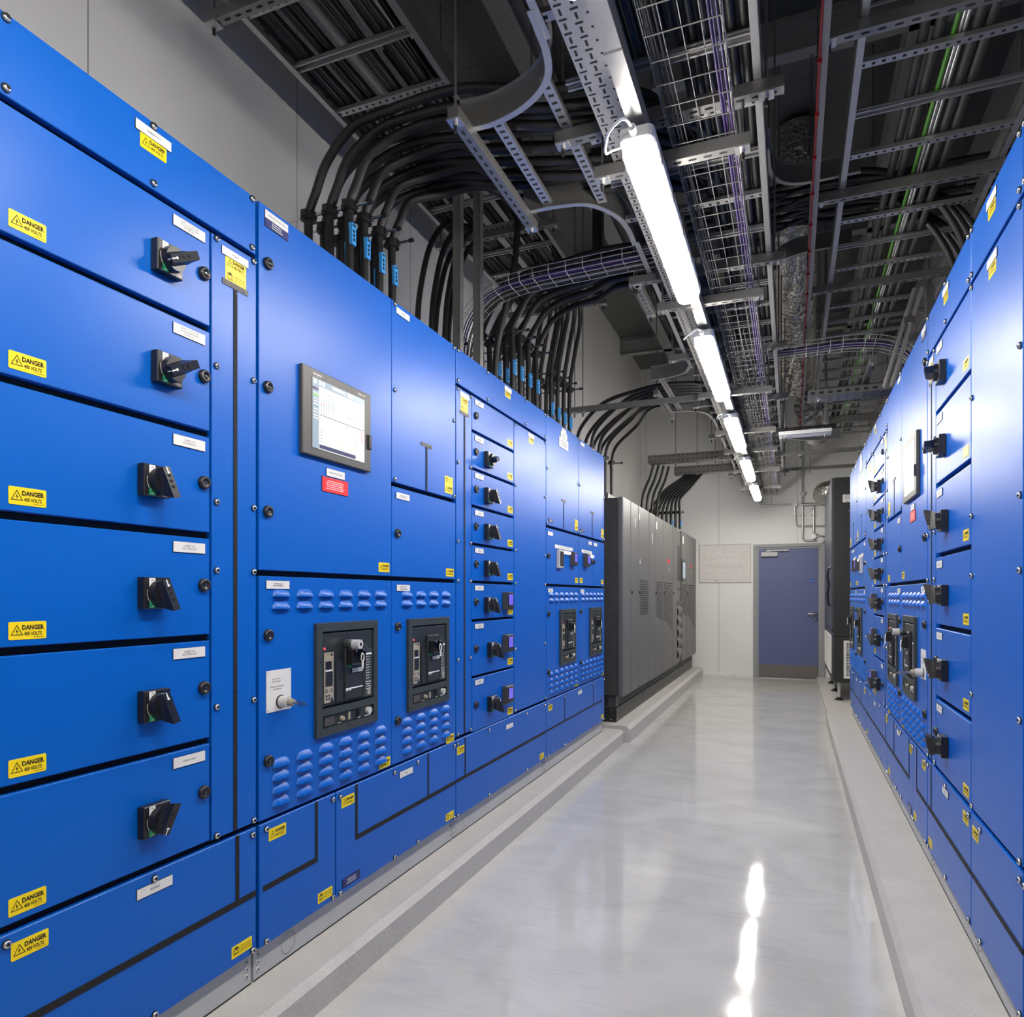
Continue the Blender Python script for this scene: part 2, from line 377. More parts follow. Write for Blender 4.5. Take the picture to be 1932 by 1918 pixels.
def switch(ang):
    def f(b):
        b.bev(.078, .078, .022, .002, BLK, 0, 0, .024)
        z = .0245
        b.quad((-.025, .015, z), (-.007, .026, z), (-.007, .037, z), (-.025, .037, z), WINK)
        b.text('On', -.016, .032, z + .0003, INK, h=.0055); b.text('I', -.018, .023, z + .0003, INK, h=.006)
        b.quad((-.025, -.037, z), (-.007, -.037, z), (-.007, -.028, z), (-.025, -.012, z), GREEN)
        b.text('O', -.019, -.023, z + .0003, WINK, h=.005); b.text('Off', -.0165, -.033, z + .0003, WINK, h=.0048)
        b.text('Schneider', .0215, -.031, z, WINK, w=.027, h=.004, bold=.01); b.text('Electric', .024, -.0355, z, WINK, w=.016, h=.0026)
        v = []; n = 7
        for i in range(n):
            a = R(165 + 65 * i / (n - 1))
            for r in (.0335, .0345): v.append((r * math.cos(a) + .003, r * math.sin(a), z))
        b.add(v, [(2 * i, 2 * i + 2, 2 * i + 3, 2 * i + 1) for i in range(n - 1)], WINK)
        b.cyl((.004, 0, .024), (.004, 0, .04), .0325, BLK, 24, r1=.030)
        # lever: a grip that widens outwards, three finger dimples and a white pointer at its tip
        ca, sa = math.cos(R(ang)), math.sin(R(ang))
        def T(x, y, zz): return (.004 + x * ca - y * sa, x * sa + y * ca, zz)
        Lv = [(-.017, -.03, .038), (.017, -.03, .038), (.017, .03, .038), (-.017, .03, .038), (-.0105, -.043, .074), (.0105, -.043, .074), (.0105, .034, .057), (-.0105, .034, .057), (-.013, -.038, .052), (.013, -.038, .052)]
        b.add([T(*p) for p in Lv], [(4, 5, 6, 7), (0, 8, 9, 1), (8, 4, 5, 9), (2, 6, 5, 9, 1), (0, 8, 4, 7, 3), (3, 7, 6, 2)], BLK)
        for k in (-1, 0, 1):
            p = T(.0, .014 * k - .002, 0); zz = .0652 - .017 / .077 * (.014 * k - .002)
            b.cyl((p[0], p[1], zz - .003), (p[0], p[1], zz + .0006), .0042, GAP, 8)
        b.quad(T(-.0015, .02, .0606), T(.0015, .02, .0606), T(.0015, .034, .0575), T(-.0015, .034, .0575), WINK)
        b.quad(T(-.0015, .0345, .055), T(.0015, .0345, .055), T(.0015, .0312, .04), T(-.0015, .0312, .04), WINK)
        c = T(0, .019, 0); b.cyl((c[0], c[1], .055), (c[0], c[1], .0615), .0034, WINK, 10)
    return proto(('rotary_switch', ang), f)
def meter_f(b):
    b.bev(.096, .096, .03, .003, HMIB, 0, 0, .032); b.box(-.043, .043, -.043, .043, .032, .034, BLK)
    b.quad((-.031, -.022, .0345), (.031, -.022, .0345), (.031, .036, .0345), (-.031, .036, .0345), LCD)
    for k in range(4): b.box(-.031 + .017 * k, -.02 + .017 * k, -.038, -.03, .034, .0355, HMIB)
    b.text('Schneider', -.022, .0392, .0345, WINK, w=.018, h=.003); b.text('PM850', .026, .0392, .0345, WINK, w=.012, h=.003)
def relay_f(b):
    b.bev(.098, .125, .022, .004, LGREY, 0, 0, .024); b.box(-.04, .04, -.05, .05, .024, .026, BLK)
    b.box(-.033, .033, .0, .044, .026, .0265, GAP); b.box(-.03, .03, -.045, -.008, .026, .0268, BLKM)
def lamp_f(b):
    b.cyl((0, 0, 0), (0, 0, .01), .0155, LGREY, 16); b.cyl((0, 0, .01), (0, 0, .021), .0125, LAMPW, 16, r1=.009)
LAMPW = mat('lit_indicator_lens', (.8, .85, .9), .2, emit=(.85, .9, 1), es=1.2)
def tee_f(b):
    b.box(-.05, .05, -.008, .008, 0, .002, BLKM)
    for x in (-.036, .036): b.cyl((x, 0, .002), (x, 0, .0035), .004, BLK, 8)
def trim_mesh(w, h):
    def f(b):
        b.box(-w / 2, w / 2, -h / 2, h / 2, -.002, .0016, GAP)
        L_ = max(w, h); n = max(2, int(L_ / .35) + 1)
        for i in range(n):
            t = -L_ / 2 + .02 + (L_ - .04) * i / (n - 1); p = (t, 0) if w > h else (0, t)
            b.cyl((*p, .0016), (*p, .003), .0032, BLKM, 8)
    return proto(('seam_trim', round(w, 3), round(h, 3)), f)
def breaker_parts():
    """air circuit breaker, .372 x .386: frame, face, trip unit, padlock cover, rating plate, lower tray"""
    def frame(b):
        W, H = .186, .193
        for x0, x1, y0, y1 in ((-W, -.155, -H, H), (.158, W, -H, H), (-.155, .158, .164, H), (-.155, .158, -.124, -.1), (-.155, .158, -H, -.166)):
            b.box(x0, x1, y0, y1, -.002, .012, ACBF)
        for x0, x1, y0, y1 in ((-.155, .158, -.1, .164), (-.155, .158, -.166, -.124)):
            b.quad((x0, y0, .0008), (x1, y0, .0008), (x1, y1, .0008), (x0, y1, .0008), GAP)
        for x in (-.17, 0, .171):
            for y in (-.178, -.06, .06, .178):
                if x == 0 and abs(y) < .1: continue
                b.cyl((x, y, .012), (x, y, .013), .0035, GAP, 8)
        b.quad((-W, H, .012), (W, H, .012), (W, H + .0008, .011), (-W, H + .0008, .011), STEEL)
    def face(b):
        b.bev(.302, .25, .006, .002, ACBI, 0, .032, .008)
        b.bev(.042, .145, .006, .002, ACBI, -.057, -.012, .014); b.bev(.106, .2, .01, .003, ACBI, .018, .018, .02)
        b.box(-.064, -.05, -.012, .0, .014, .0146, GAP)
        b.poly([(.073, -.085), (.085, -.085), (.094, .02), (.088, .12), (.073, .12)], .008, .018, GAP)
        b.cyl((.105, .095, .008), (.105, .095, .0092), .02, ACBF, 16)
        b.quad((-.034, -.047, .0204), (.07, -.047, .0204), (.07, -.0425, .0204), (-.034, -.0425, .0204), WINK)
        b.text('Schneider', -.018, -.049, .0208, WINK, w=.034, h=.007, bold=.02)
        b.box(-.022, .004, .03, .038, .02, .0206, GREEN)
        b.cyl((-.142, .105, .008), (-.142, .105, .011), .005, SCRR, 10)
        b.quad((-.034, -.052, .0203), (.07, -.052, .0203), (.07, -.0512, .0203), (-.034, -.0512, .0203), GAP)
    def trip(b):
        b.box(-.026, .026, -.086, .086, 0, .002, BEIGE)
        b.box(-.02, .014, .028, .056, .002, .0025, BLK); b.quad((-.021, .022, .0026), (.018, .022, .0026), (.018, .0255, .0026), (-.021, .0255, .0026), WINK)
        b.box(-.02, .02, -.03, .02, .002, .0025, BLK); lines(b, 4, .036, .046, .0028, ACBF, 0, -.006, 3)
        for x in (-.014, .014): b.box(x - .005, x + .005, -.05, -.04, .002, .0028, BLK); b.quad((x - .002, -.047, .003), (x + .002, -.047, .003), (x + .002, -.043, .003), (x - .002, -.043, .003), WINK)
        for x, y in ((-.015, -.062), (.0, -.062), (-.015, -.073), (0, -.073), (.014, -.072)): b.cyl((x, y, .002), (x, y, .004), .0034, NAVY, 8)
        b.cyl((.014, -.081, .002), (.014, -.081, .006), .005, BLK, 8); b.cyl((.014, .078, .002), (.014, .078, .003), .005, BLK, 10); lines(b, 1, .022, .006, .0026, INK, -.008, .08, 5)
    def hasp(b):
        b.box(-.04, .045, -.026, .026, 0, .003, GAP); b.box(-.04, -.037, -.026, .026, 0, .022, BLK); b.box(.042, .045, -.026, .026, 0, .022, BLK)
        b.box(-.04, .045, .024, .026, 0, .022, BLK); b.box(-.04, .03, -.028, -.025, 0, .022, ACBF)
        b.box(-.034, -.012, .0, .02, .003, .006, RED); b.box(-.034, -.012, -.022, -.004, .003, .006, NAVY)
        for x in (-.018, .03): b.cyl((x, .021, .01), (x, .021, .026), .005, STEEL, 8)
        b.tube([(.018, .012, .024), (.008, .002, .027), (.008, -.012, .027), (.016, -.022, .027), (.025, -.012, .027), (.025, .002, .027), (.018, .012, .024)], .0022, WINK, 6)
        b.tube([(.016, -.022, .027), (.016, -.044, .027)], .0035, WINK, 6)
    def rating(b):
        b.box(-.026, .026, -.09, .09, 0, .0012, ACBF); b.quad((-.02, .066, .0016), (.022, .066, .0016), (.022, .072, .0016), (-.02, .072, .0016), WINK)
        lines(b, 9, .03, .09, .0016, LGREY, -.002, .018, 4); lines(b, 4, .036, .035, .0016, WINK, 0, -.048, 7)
        b.box(-.006, .014, -.084, -.064, .0012, .002, BEIGE)
    def tray(b):
        b.box(-.148, .15, -.0185, .0185, -.002, .003, ACBI)
        b.box(-.14, -.085, -.016, .014, .003, .006, HMIB)
        for y in (-.01, .009): b.cyl((-.113, y, .006), (-.113, y, .0065), .002, GAP, 6)
        b.cyl((-.04, -.002, .003), (-.04, -.002, .014), .009, BEIGE, 10, r1=.007); b.cyl((-.015, 0, .003), (-.015, 0, .004), .009, GAP, 12)
        b.box(.0, .012, -.014, .015, .003, .0045, BEIGE); b.box(-.065, -.04, -.018, -.0145, .003, .005, BEIGE); b.box(.06, .074, -.017, -.0135, .003, .005, WINK)
        b.box(.055, .06, -.012, .014, .003, .012, GAP); b.cyl((.122, .002, .003), (.122, .002, .016), .013, LGREY, 14); b.box(.105, .14, -.018, -.014, .003, .005, WINK)
    return dict(frame=proto('breaker_frame', frame), face=proto('breaker_face', face), trip_unit=proto('trip_unit', trip),
                padlock_cover=proto('padlock_cover', hasp), rating_plate=proto('rating_plate', rating), control_tray=proto('control_tray', tray))
def keycyl_f(b):
    b.cyl((0, 0, 0), (0, 0, .03), .017, ACBF, 18); b.cyl((0, 0, .02), (0, 0, .026), .0185, STEEL, 18); b.cyl((0, 0, .026), (0, 0, .06), .0165, LGREY, 18)
    b.cyl((0, 0, .06), (0, 0, .0615), .006, GAP, 10)
def keyplate_f(b):
    b.box(-.056, .056, -.064, .064, 0, .0025, WHITE)
    for x in (-.05, .05):
        for y in (-.058, .058): b.cyl((x, y, .0025), (x, y, .003), .0018, INK, 6)
    for k, s in enumerate(('AUTO MODE-', 'KEY TRAPPED', '', 'MAINTENANCE MODE-', 'KEY RELEASED')):
        if s: b.text(s, -.012 + (.0 if k < 3 else .004), .036 - .0078 * k, .0028, INK, h=.0042)
    b.cyl((.006, -.036, .0025), (.006, -.036, .006), .021, BLK, 18); b.cyl((.006, -.036, .006), (.006, -.036, .034), .018, LGREY, 18)
    b.cyl((.006, -.036, .034), (.006, -.036, .052), .012, BEIGE, 6); b.cyl((.006, -.036, .052), (.006, -.036, .064), .006, STEEL, 8)
    b.add([(.005, -.042, .062), (.007, -.042, .062), (.007, -.03, .062), (.005, -.03, .062), (.005, -.048, .085), (.007, -.048, .085), (.007, -.03, .09), (.005, -.03, .09), (.006, -.043, .112)],
          [(0, 1, 5, 4), (1, 2, 6, 5), (2, 3, 7, 6), (3, 0, 4, 7), (4, 5, 8), (5, 6, 8), (6, 7, 8), (7, 4, 8)], STEEL)
def hmi_f(b): b.bev(.396, .29, .014, .003, HMIB, 0, 0, .016); b.box(-.152, .156, -.119, .117, .0155, .0163, INK)
def hmi_slot(b): b.bev(.02, .052, .012, .003, BLK, 0, 0, .012)
def hmi_logo(b):
    b.text('Schneider', 0, 0, 0, WINK, w=.048, h=.007, bold=.02); b.text('Electric', .004, -.008, 0, WINK, w=.022, h=.003)
def hmi_logo2(b): b.text('Magelis   Smart', 0, 0, 0, WINK, w=.044, h=.0075, bold=.01)
def hmi_disp(b):
    W, H = .152, .1165; z0 = .0
    b.quad((-W, -H, z0), (W, -H, z0), (W, H, z0), (-W, H, z0), SCREEN); z = .0003
    def q(x0, x1, y0, y1, m, zz=z): b.quad((x0 * W, y0 * H, zz), (x1 * W, y0 * H, zz), (x1 * W, y1 * H, zz), (x0 * W, y1 * H, zz), m)
    q(-1, -.78, -1, .82, SCRB); q(-1, 1, .8, 1, SCRB); q(-1, -.8, .66, .74, SCRD, .0006)
    for i, y in enumerate((.56, .49, .4, .32, .24, .1, .02, -.08, -.16)): q(-.98, -.8, y, y + .035, SCRG if i == 1 else SCREEN, .0006)
    for x in (-.96, -.78, -.66): q(x, x + .1, .84, .97, SCREEN, .0006)
    q(-.3, .2, .88, .95, SCREEN, .0006); q(.3, .5, .84, .97, SCREEN, .0006); q(-.74, .96, -.012, .004, SCRD)
    for k in range(6): q(-.7 + .09 * k, -.69 + .09 * k, .02, .66, SCRB, .0006); q(-.71 + .09 * k, -.68 + .09 * k, .3, .33, SCRR if k in (0, 1, 5) else SCRG, .0008)
    for k in range(7): q(.28 + .075 * k, .286 + .075 * k, .04, .46, SCRB, .0006); q(.272 + .075 * k, .296 + .075 * k, .2, .225, SCRR if k == 0 else SCRG, .0008)
    q(.93, .936, .05, .6, SCRB); q(-.08, -.074, .05, .7, SCRB); q(.25, .256, -.35, -.02, SCRB); q(.6, .606, -.7, -.02, SCRG)
    q(.87, .89, -.4, -.05, SCRR); q(.24, .27, -.12, -.09, SCRR)
    for k in range(5): q(-.7, -.67, -.42 - .09 * k, -.39 - .09 * k, SCRR if k == 1 else SCRB)
    q(-.76, .62, -.97, -.86, SCRD)
LCDV = 0

class Side:
    def __init__(s, sgn, X, amap, zo): s.s = sgn; s.X = X; s.m = amap; s.zo = zo; s.R = Matrix(((0, 0, sgn), (sgn, 0, 0), (0, 1, 0)))
    def a(s, a, bay):
        l0, l1, r0, r1 = s.m[bay]; return r0 + (a - l0) * (r1 - r0) / (l1 - l0)
class Bay:
    def __init__(s, side, bay, label, z_pl, depth=.8):
        s.d = side; s.b = bay; l0, l1, _, _ = side.m[bay]; s.o = side.a(l0, bay)
        s.root = tag(bpy.data.objects.new('switchgear_cabinet', None), label, 'electrical cabinet', 'blue switchgear cabinets')
        C.objects.link(s.root); s.root.empty_display_size = .1
        s.root.matrix_world = Matrix.Translation((side.X, s.o, 0)) @ side.R.to_4x4()
        w = abs(side.a(l1, bay) - s.o); x0, x1 = (0, w) if side.s > 0 else (-w, 0)
        if bay in (1, 4): w = abs(side.m[bay + 1][3] - s.o); x0, x1 = (0, w) if side.s > 0 else (-w, 0)
        zo = side.zo; b = MB(); z0, z1 = .217 + zo, 2.466 + zo; n0, n1 = -.022, -.022 - depth
        v = [(x0 + .001, z0, n0), (x1 - .001, z0, n0), (x1 - .001, z1, n0), (x0 + .001, z1, n0), (x0 + .001, z0, n1), (x1 - .001, z0, n1), (x1 - .001, z1, n1), (x0 + .001, z1, n1)]
        b.add(v, [(0, 1, 2, 3)], GAP); b.add(v, [(1, 5, 6, 2), (4, 0, 3, 7), (3, 2, 6, 7), (5, 4, 7, 6), (0, 4, 5, 1)], BLUED)
        s.put(b.mesh('carcass'), 'carcass', 0, 0, 0)
        b = MB(); b.box(x0 + .004, x1 - .004, z_pl, z0, n1 + .02, -.02, PLINTH)
        b.box(x0 + .004, x1 - .004, z_pl, z_pl + .0035, -.02, -.0188, INK)
        pl = s.put(b.mesh('plinth'), 'plinth', 0, 0, 0)
        for x in (x0 + .022, x1 - .022):
            for z in (.03, .052, .074): s.sub(pl, proto('plinth_rivet', rivet_f), 'rivet', None, None, xy=(x, z_pl + z), n=-.02)
        s.sub(pl, proto('knockout_ring', ring_f), 'knockout', None, None, xy=(x0 + .16, z_pl + .048), n=-.02)
    def xy(s, a, z): return (s.d.s * (s.d.a(a, s.b) - s.o), z + s.d.zo)
    def put(s, me, name, x, y, n, rot=0):
        o = bpy.data.objects.new(name, me); C.objects.link(o); o.parent = s.root; o.location = (x, y, n); o.rotation_euler = (0, 0, rot); return o
    def part(s, me, name, a, z, n=0): x, y = s.xy(a, z); return s.put(me, name, x, y, n)
    def sub(s, par, me, name, a, z, n=0, xy=None, rot=0):
        x, y = xy or s.xy(a, z); o = bpy.data.objects.new(name, me); C.objects.link(o); o.parent = par
        o.location = Vector((x, y, n)) - par.location; o.rotation_euler = (0, 0, rot); return o
    def panel(s, name, a0, a1, z0, z1):
        xa, ya = s.xy(a0, z0); xb, yb = s.xy(a1, z1); w = abs(xb - xa)
        b = MB(); b.bev(w, yb - ya, .019, .0018, BLUE)
        return s.put(b.mesh(name), name, (xa + xb) / 2, (ya + yb) / 2, 0)
    def bolts(s, par, pts):
        for a, z in pts: s.sub(par, proto('bolt', bolt_f), 'bolt', a, z)
    def locks(s, par, pts):
        for a, z in pts: s.sub(par, proto('door_lock', lock_f), 'door_lock', a, z)
    def sticker(s, par, kind, a, z):
        nm = {'d': 'danger_sticker', 'c': 'camera_sticker', 'dc': 'danger_and_camera_sticker', 'cd': 'camera_and_danger_sticker', 'b': 'faded_danger_sticker'}[kind]
        s.sub(par, proto(nm, dict(d=st_d, c=st_c, dc=st_dc, cd=st_cd, b=st_bare)[kind]), nm, a, z)
    def plate(s, par, a, z, w=.105, h=.025, txt='~1,.4,.18', base=WHITE, ink=INK, name='name_plate', th=None):
        s.sub(par, plate(w, h, txt, base, ink, th), name, a, z)
    def trim(s, par, a0, a1, z0, z1):
        xa, ya = s.xy(a0, z0); xb, yb = s.xy(a1, z1)
        s.sub(par, trim_mesh(abs(xb - xa), yb - ya), 'seam_trim', None, None, xy=((xa + xb) / 2, (ya + yb) / 2))
    def tee(s, par, a, z, zb):
        s.sub(par, proto('slot_bracket', tee_f), 'slot_bracket', a, z)
        x, y = s.xy(a, z); y0 = zb + s.d.zo
        s.sub(par, trim_mesh(.0145, y - y0), 'seam_trim', None, None, xy=(x, (y + y0) / 2))
    def louvres(s, par, a0, pitch, n, zs):
        for z in zs:
            for i in range(n): s.sub(par, proto('louvre', louvre_f), 'louvre', a0 + pitch * i, z)
    def breaker(s, a, z, txt='NORMALLY CLOSED', key=False):
        P = breaker_parts(); x, y = s.xy(a, z)
        r = s.put(P['frame'], 'circuit_breaker', x, y, 0)
        def q(me, nm, dx, dy, n): s.sub(r, me, nm, None, None, xy=(x + dx, y + dy), n=n)
        q(P['face'], 'breaker_face', 0, 0, 0); q(P['trip_unit'], 'trip_unit', -.117, .005, .008); q(P['padlock_cover'], 'padlock_cover', .014, .068, .02)
        q(P['rating_plate'], 'rating_plate', .124, .0, .008); q(P['control_tray'], 'control_tray', 0, -.145, .003)
        q(plate(.066, .014, txt, th=.006), 'name_plate', .034, .018, .0205)
        if key: q(proto('key_cylinder', keycyl_f), 'key_cylinder', -.025, .115, .016)
    def hmi(s, a, z):
        x, y = s.xy(a, z); r = s.put(proto('touch_screen', hmi_f), 'touch_screen', x, y, 0)
        s.sub(r, proto('display', hmi_disp), 'display', None, None, xy=(x + .002, y - .001), n=.0168)
        s.sub(r, proto('maker_lettering', hmi_logo), 'lettering', None, None, xy=(x - .122, y + .129), n=.0163)
        s.sub(r, proto('model_lettering', hmi_logo2), 'lettering', None, None, xy=(x + .138, y + .129), n=.0163)
        s.sub(r, proto('port_cover', hmi_slot), 'port_cover', None, None, xy=(x + .184, y - .035), n=.012)
def rivet_f(b): b.cyl((0, 0, 0), (0, 0, .003), .0075, PLINTH, 12, r1=.006); b.cyl((0, 0, .003), (0, 0, .0033), .003, GAP, 8)
def ring_f(b):
    n = 28; v = [(r * math.cos(6.2832 * i / n), r * math.sin(6.2832 * i / n), .0012) for r in (.034, .0325) for i in range(n)]
    b.add(v, [(i, (i + 1) % n, n + (i + 1) % n, n + i) for i in range(n)], HMIB)

ZD1 = [2.29, 2.011, 1.722, 1.444, 1.165, .882, .598]
ZB6 = [2.272, 1.918, 1.54, 1.35, .97, .612]
TX1 = ['SUPPLY TO FUTURE|ACTIVE HARMONIC|FILTER No.1', 'SUPPLY TO FUTURE|ACTIVE HARMONIC|FILTER No.2', 'SUPPLY TO|GZ1G/PDU B1-1', 'SUPPLY TO|GZ1G/PDU B1-2', 'SUPPLY TO|GZ1G/PDU B1-3', 'SPARE SUPPLY']
def row(D, zp, L):
    B = Bay(D, 0, L[0], zp)                                    # six drawers and a narrow busbar cover
    p = B.panel('top_cover', .922, 1.657, 2.297, 2.466); B.bolts(p, [(a, z) for a in (.941, 1.296, 1.641) for z in (2.455, 2.312)])
    B.plate(p, 1.296, 2.432, txt='CABLEWAY', h=.024); B.sticker(p, 'd', 1.296, 2.402)
    for i in range(6):
        zt, zb = ZD1[i], ZD1[i + 1]; p = B.panel('door', .922, 1.479, zb + (.009 if i else .008), zt - .009)
        B.sticker(p, 'b' if (D.s < 0 and i == 1) else 'd', .985, zb + .042); B.plate(p, 1.408, zt - .037, txt=TX1[i], h=.027, th=.0042)
        an = (118, 118, 14, 14, 14, 163)[i] if D.s > 0 else (95, 95, 190, 190, 190, 160)[i]
        B.sub(p, switch(an), 'rotary_switch', 1.327 if i < 2 else 1.288, zt - .158); B.locks(p, [(1.456, zt - .136)])
    p = B.panel('busbar_cover', 1.487, 1.659, .604, 2.281); B.bolts(p, [(a, z) for a in (1.503, 1.647) for z in ZB6])
    B.sticker(p, 'dc', 1.576, 2.206); B.plate(p, 1.573, 2.252, .102, .022, 'BUSBAR'); B.tee(p, 1.574, 2.166, .606)
    p = B.panel('bottom_cover', .922, 1.659, .217, .588); B.bolts(p, [(a, z) for a in (.942, 1.299, 1.643) for z in (.57, .228)])
    B.plate(p, 1.300, .548, txt='BUSBAR'); B.sticker(p, 'd', .990, .547); B.sticker(p, 'c', 1.600, .256)
    B.trim(p, .924, 1.657, .384, .402); B.trim(p, 1.575, 1.589, .402, .587)
    B = Bay(D, 1, L[1], zp)                                    # touch screen cabinet
    p = B.panel('door', 1.672, 2.42, 1.357, 2.466); B.plate(p, 1.747, 2.441, .104, .024, 'REMOTE I/O SECTION'); B.plate(p, 1.747, 2.416, .104, .025, '~3,.5,.8', NAVY, WINK, 'rating_label')
    B.locks(p, [(1.706, z) for z in (2.291, 1.915, 1.536)]); B.hmi(2.052, 1.888)
    B.plate(p, 2.05, 1.705, .105, .026, 'HMI DISPLAY PANEL'); B.plate(p, 2.048, 1.662, .149, .05, '~5,.72,.66', RED, WINK, 'warning_plate'); B.sticker(p, 'd', 2.366, 1.39)
    p = B.panel('louvred_door', 1.672, 2.42, .599, 1.339); B.plate(p, 1.753, 1.313, txt='~2,.5,.5'); B.louvres(p, 1.768, .1145, 6, (1.288, 1.25, .76, .72, .68, .64))
    B.locks(p, [(1.708, z) for z in (1.159, .775)]); B.breaker(2.118, .993, 'NORMALLY OPEN', True)
    B.sub(p, proto('key_switch_plate', keyplate_f), 'key_switch', 1.757, .985); B.sticker(p, 'd', 2.371, .622)
    p = B.panel('bottom_cover', 1.674, 2.05, .217, .588); B.bolts(p, [(1.701, .569), (2.035, .568), (1.701, .228), (2.035, .228)])
    B.trim(p, 1.937, 1.951, .40, .586); B.trim(p, 1.688, 1.951, .383, .40); B.sticker(p, 'd', 1.752, .545); B.sticker(p, 'c', 1.992, .254)
    B.b = 2                                                    # same cubicle: tall blank cover over a breaker
    p = B.panel('upper_cover', 2.424, 2.996, 1.737, 2.466); B.plate(p, 2.508, 2.436, txt='~2,.4,.4'); B.bolts(p, [(a, z) for a in (2.445, 2.978) for z in (2.455, 2.108, 1.749)])
    B.tee(p, 2.71, 1.937, 1.739); B.sticker(p, 'cd', 2.925, 1.795)
    p = B.panel('door', 2.424, 2.996, 1.357, 1.719); B.plate(p, 2.508, 1.686, txt='~2,.7,.5'); B.locks(p, [(2.464, 1.532)]); B.sticker(p, 'd', 2.937, 1.387)
    p = B.panel('louvred_door', 2.424, 2.996, .599, 1.339); B.plate(p, 2.511, 1.311, txt='~3,.6,.7'); B.louvres(p, 2.542, .1177, 4, (1.288, 1.25, .76, .72, .68, .64))
    B.breaker(2.724, .988); B.locks(p, [(2.465, 1.154), (2.465, .772)]); B.sticker(p, 'd', 2.938, .61)
    p = B.panel('bottom_cover', 2.056, 2.998, .217, .588); B.trim(p, 2.171, 2.185, .40, .586); B.trim(p, 2.171, 2.996, .383, .40); B.trim(p, 2.72, 2.732, .40, .586)
    B.sticker(p, 'd', 2.125, .541); B.plate(p, 2.535, .546, txt='CABLE'); B.plate(p, 2.145, .252, .106, .03, '~3,.6,.7', NAVY, WINK, 'notice_plate'); B.sticker(p, 'c', 2.936, .248)
    B.bolts(p, [(a, z) for a in (2.078, 2.443, 2.633, 2.982) for z in (.566, .226)])
    B = Bay(D, 3, L[3], zp)                                    # eight small drawers beside a tall blank cover
    p = B.panel('top_cover', 3.004, 4.319, 2.297, 2.466); B.bolts(p, [(a, z) for a in (3.021, 3.375, 3.944, 4.303) for z in (2.455, 2.312)]); B.plate(p, 3.66, 2.441); B.sticker(p, 'd', 3.658, 2.413)
    p = B.panel('busbar_cover', 3.004, 3.178, .604, 2.281); B.bolts(p, [(a, z) for a in (3.021, 3.165) for z in ZB6]); B.sticker(p, 'dc', 3.092, 2.208); B.plate(p, 3.094, 2.256); B.tee(p, 3.094, 2.168, .606)
    zz = [2.29, 2.107, 1.918, 1.73, 1.539, 1.348, 1.153, .868, .586]
    for i in range(8):
        zt, zb = zz[i], zz[i + 1]; p = B.panel('door', 3.185, 3.749, zb + .007, zt - .007); B.plate(p, 3.268, zt - .03, txt='~%d,.4,.5' % (1 + (i > 1) + (i > 4)))
        B.sticker(p, 'd', 3.695, zb + .038); B.locks(p, [(3.226, zt - (.1 if i < 6 else .142))])
        if i: B.sub(p, switch((-75 if i == 1 else 14) if D.s > 0 else 190), 'rotary_switch', 3.366 if i < 6 else 3.41, zt - (.116 if i < 6 else .16))
        if i > 4: B.sub(p, proto('power_meter', meter_f), 'power_meter', 3.625, (1.25, 1.014, .728)[i - 5])
    p = B.panel('blank_cover', 3.757, 4.319, .604, 2.281); B.bolts(p, [(a, z) for a in (3.775, 4.303) for z in ZB6]); B.plate(p, 4.04, 2.26); B.sticker(p, 'd', 4.04, 2.232)
    p = B.panel('bottom_cover', 3.004, 4.319, .217, .588); B.trim(p, 3.097, 3.109, .40, .586); B.trim(p, 3.006, 4.317, .385, .401); B.sticker(p, 'd', 3.052, .533); B.plate(p, 3.683, .54); B.sticker(p, 'c', 4.24, .25)
    B.bolts(p, [(a, z) for a in (3.02, 3.395, 3.966, 4.303) for z in (.566, .226)])
    for k, (o, lab) in enumerate(((0, L[4]), (.763, L[5]))):   # the two end cabinets
        if k == 0: B = Bay(D, 4, lab, zp)
        B.b = 4 + k; e0, e1 = 4.327 + o, 5.08 + (.775 if k else 0)
        p = B.panel('upper_cover', e0, e1, 1.743, 2.466); B.bolts(p, [(a, z) for a in (e0 + .018, (e0 + e1) / 2, e1 - .016) for z in (2.455,)] + [(a, z) for a in (e0 + .018, e1 - .016) for z in (2.114, 1.757)])
        if k == 0:
            B.plate(p, 4.706, 2.436, .1, .024); B.plate(p, 4.706, 2.403, .15, .042, '~2,.6,.5'); B.plate(p, 4.703, 2.345, .21, .068, '~3,.8,.6', name='maker_plate')
        else: B.plate(p, 5.178, 2.436, .1, .024)
        B.tee(p, 4.703 + o, 1.945, 1.745); B.plate(p, 4.412 + o, 1.777, .09, .026, '~2,.5,.6', NAVY, WINK, 'notice_plate'); B.sticker(p, 'cd', e1 - .062, 1.803)
        if k == 0:
            p = B.panel('door', e0, e1, 1.357, 1.725); B.plate(p, 4.408, 1.69); B.plate(p, 4.71, 1.614, .42, .024, '~1,.8,.3'); B.locks(p, [(4.366, 1.54)]); B.sticker(p, 'd', 5.025, 1.392)
            B.sub(p, proto('protection_relay', relay_f), 'protection_relay', 4.59, 1.531); B.sub(p, proto('power_meter', meter_f), 'power_meter', 4.9, 1.546)
            for a in (4.685, 4.745, 4.805): B.sub(p, proto('indicator_lamp', lamp_f), 'indicator_lamp', a, 1.581)
        else:
            p = B.panel('door', e0, 5.466, 1.357, 1.725); B.plate(p, 5.398, 1.695, .1); B.plate(p, 5.30, 1.62, .3, .024, '~1,.8,.3'); B.locks(p, [(5.448, 1.549)]); B.sticker(p, 'd', 5.15, 1.394)
            B.sub(p, proto('power_meter', meter_f), 'power_meter', 5.25, 1.55)
            for a in (5.36, 5.4, 5.44): B.sub(p, proto('indicator_lamp', lamp_f), 'indicator_lamp', a, 1.59)
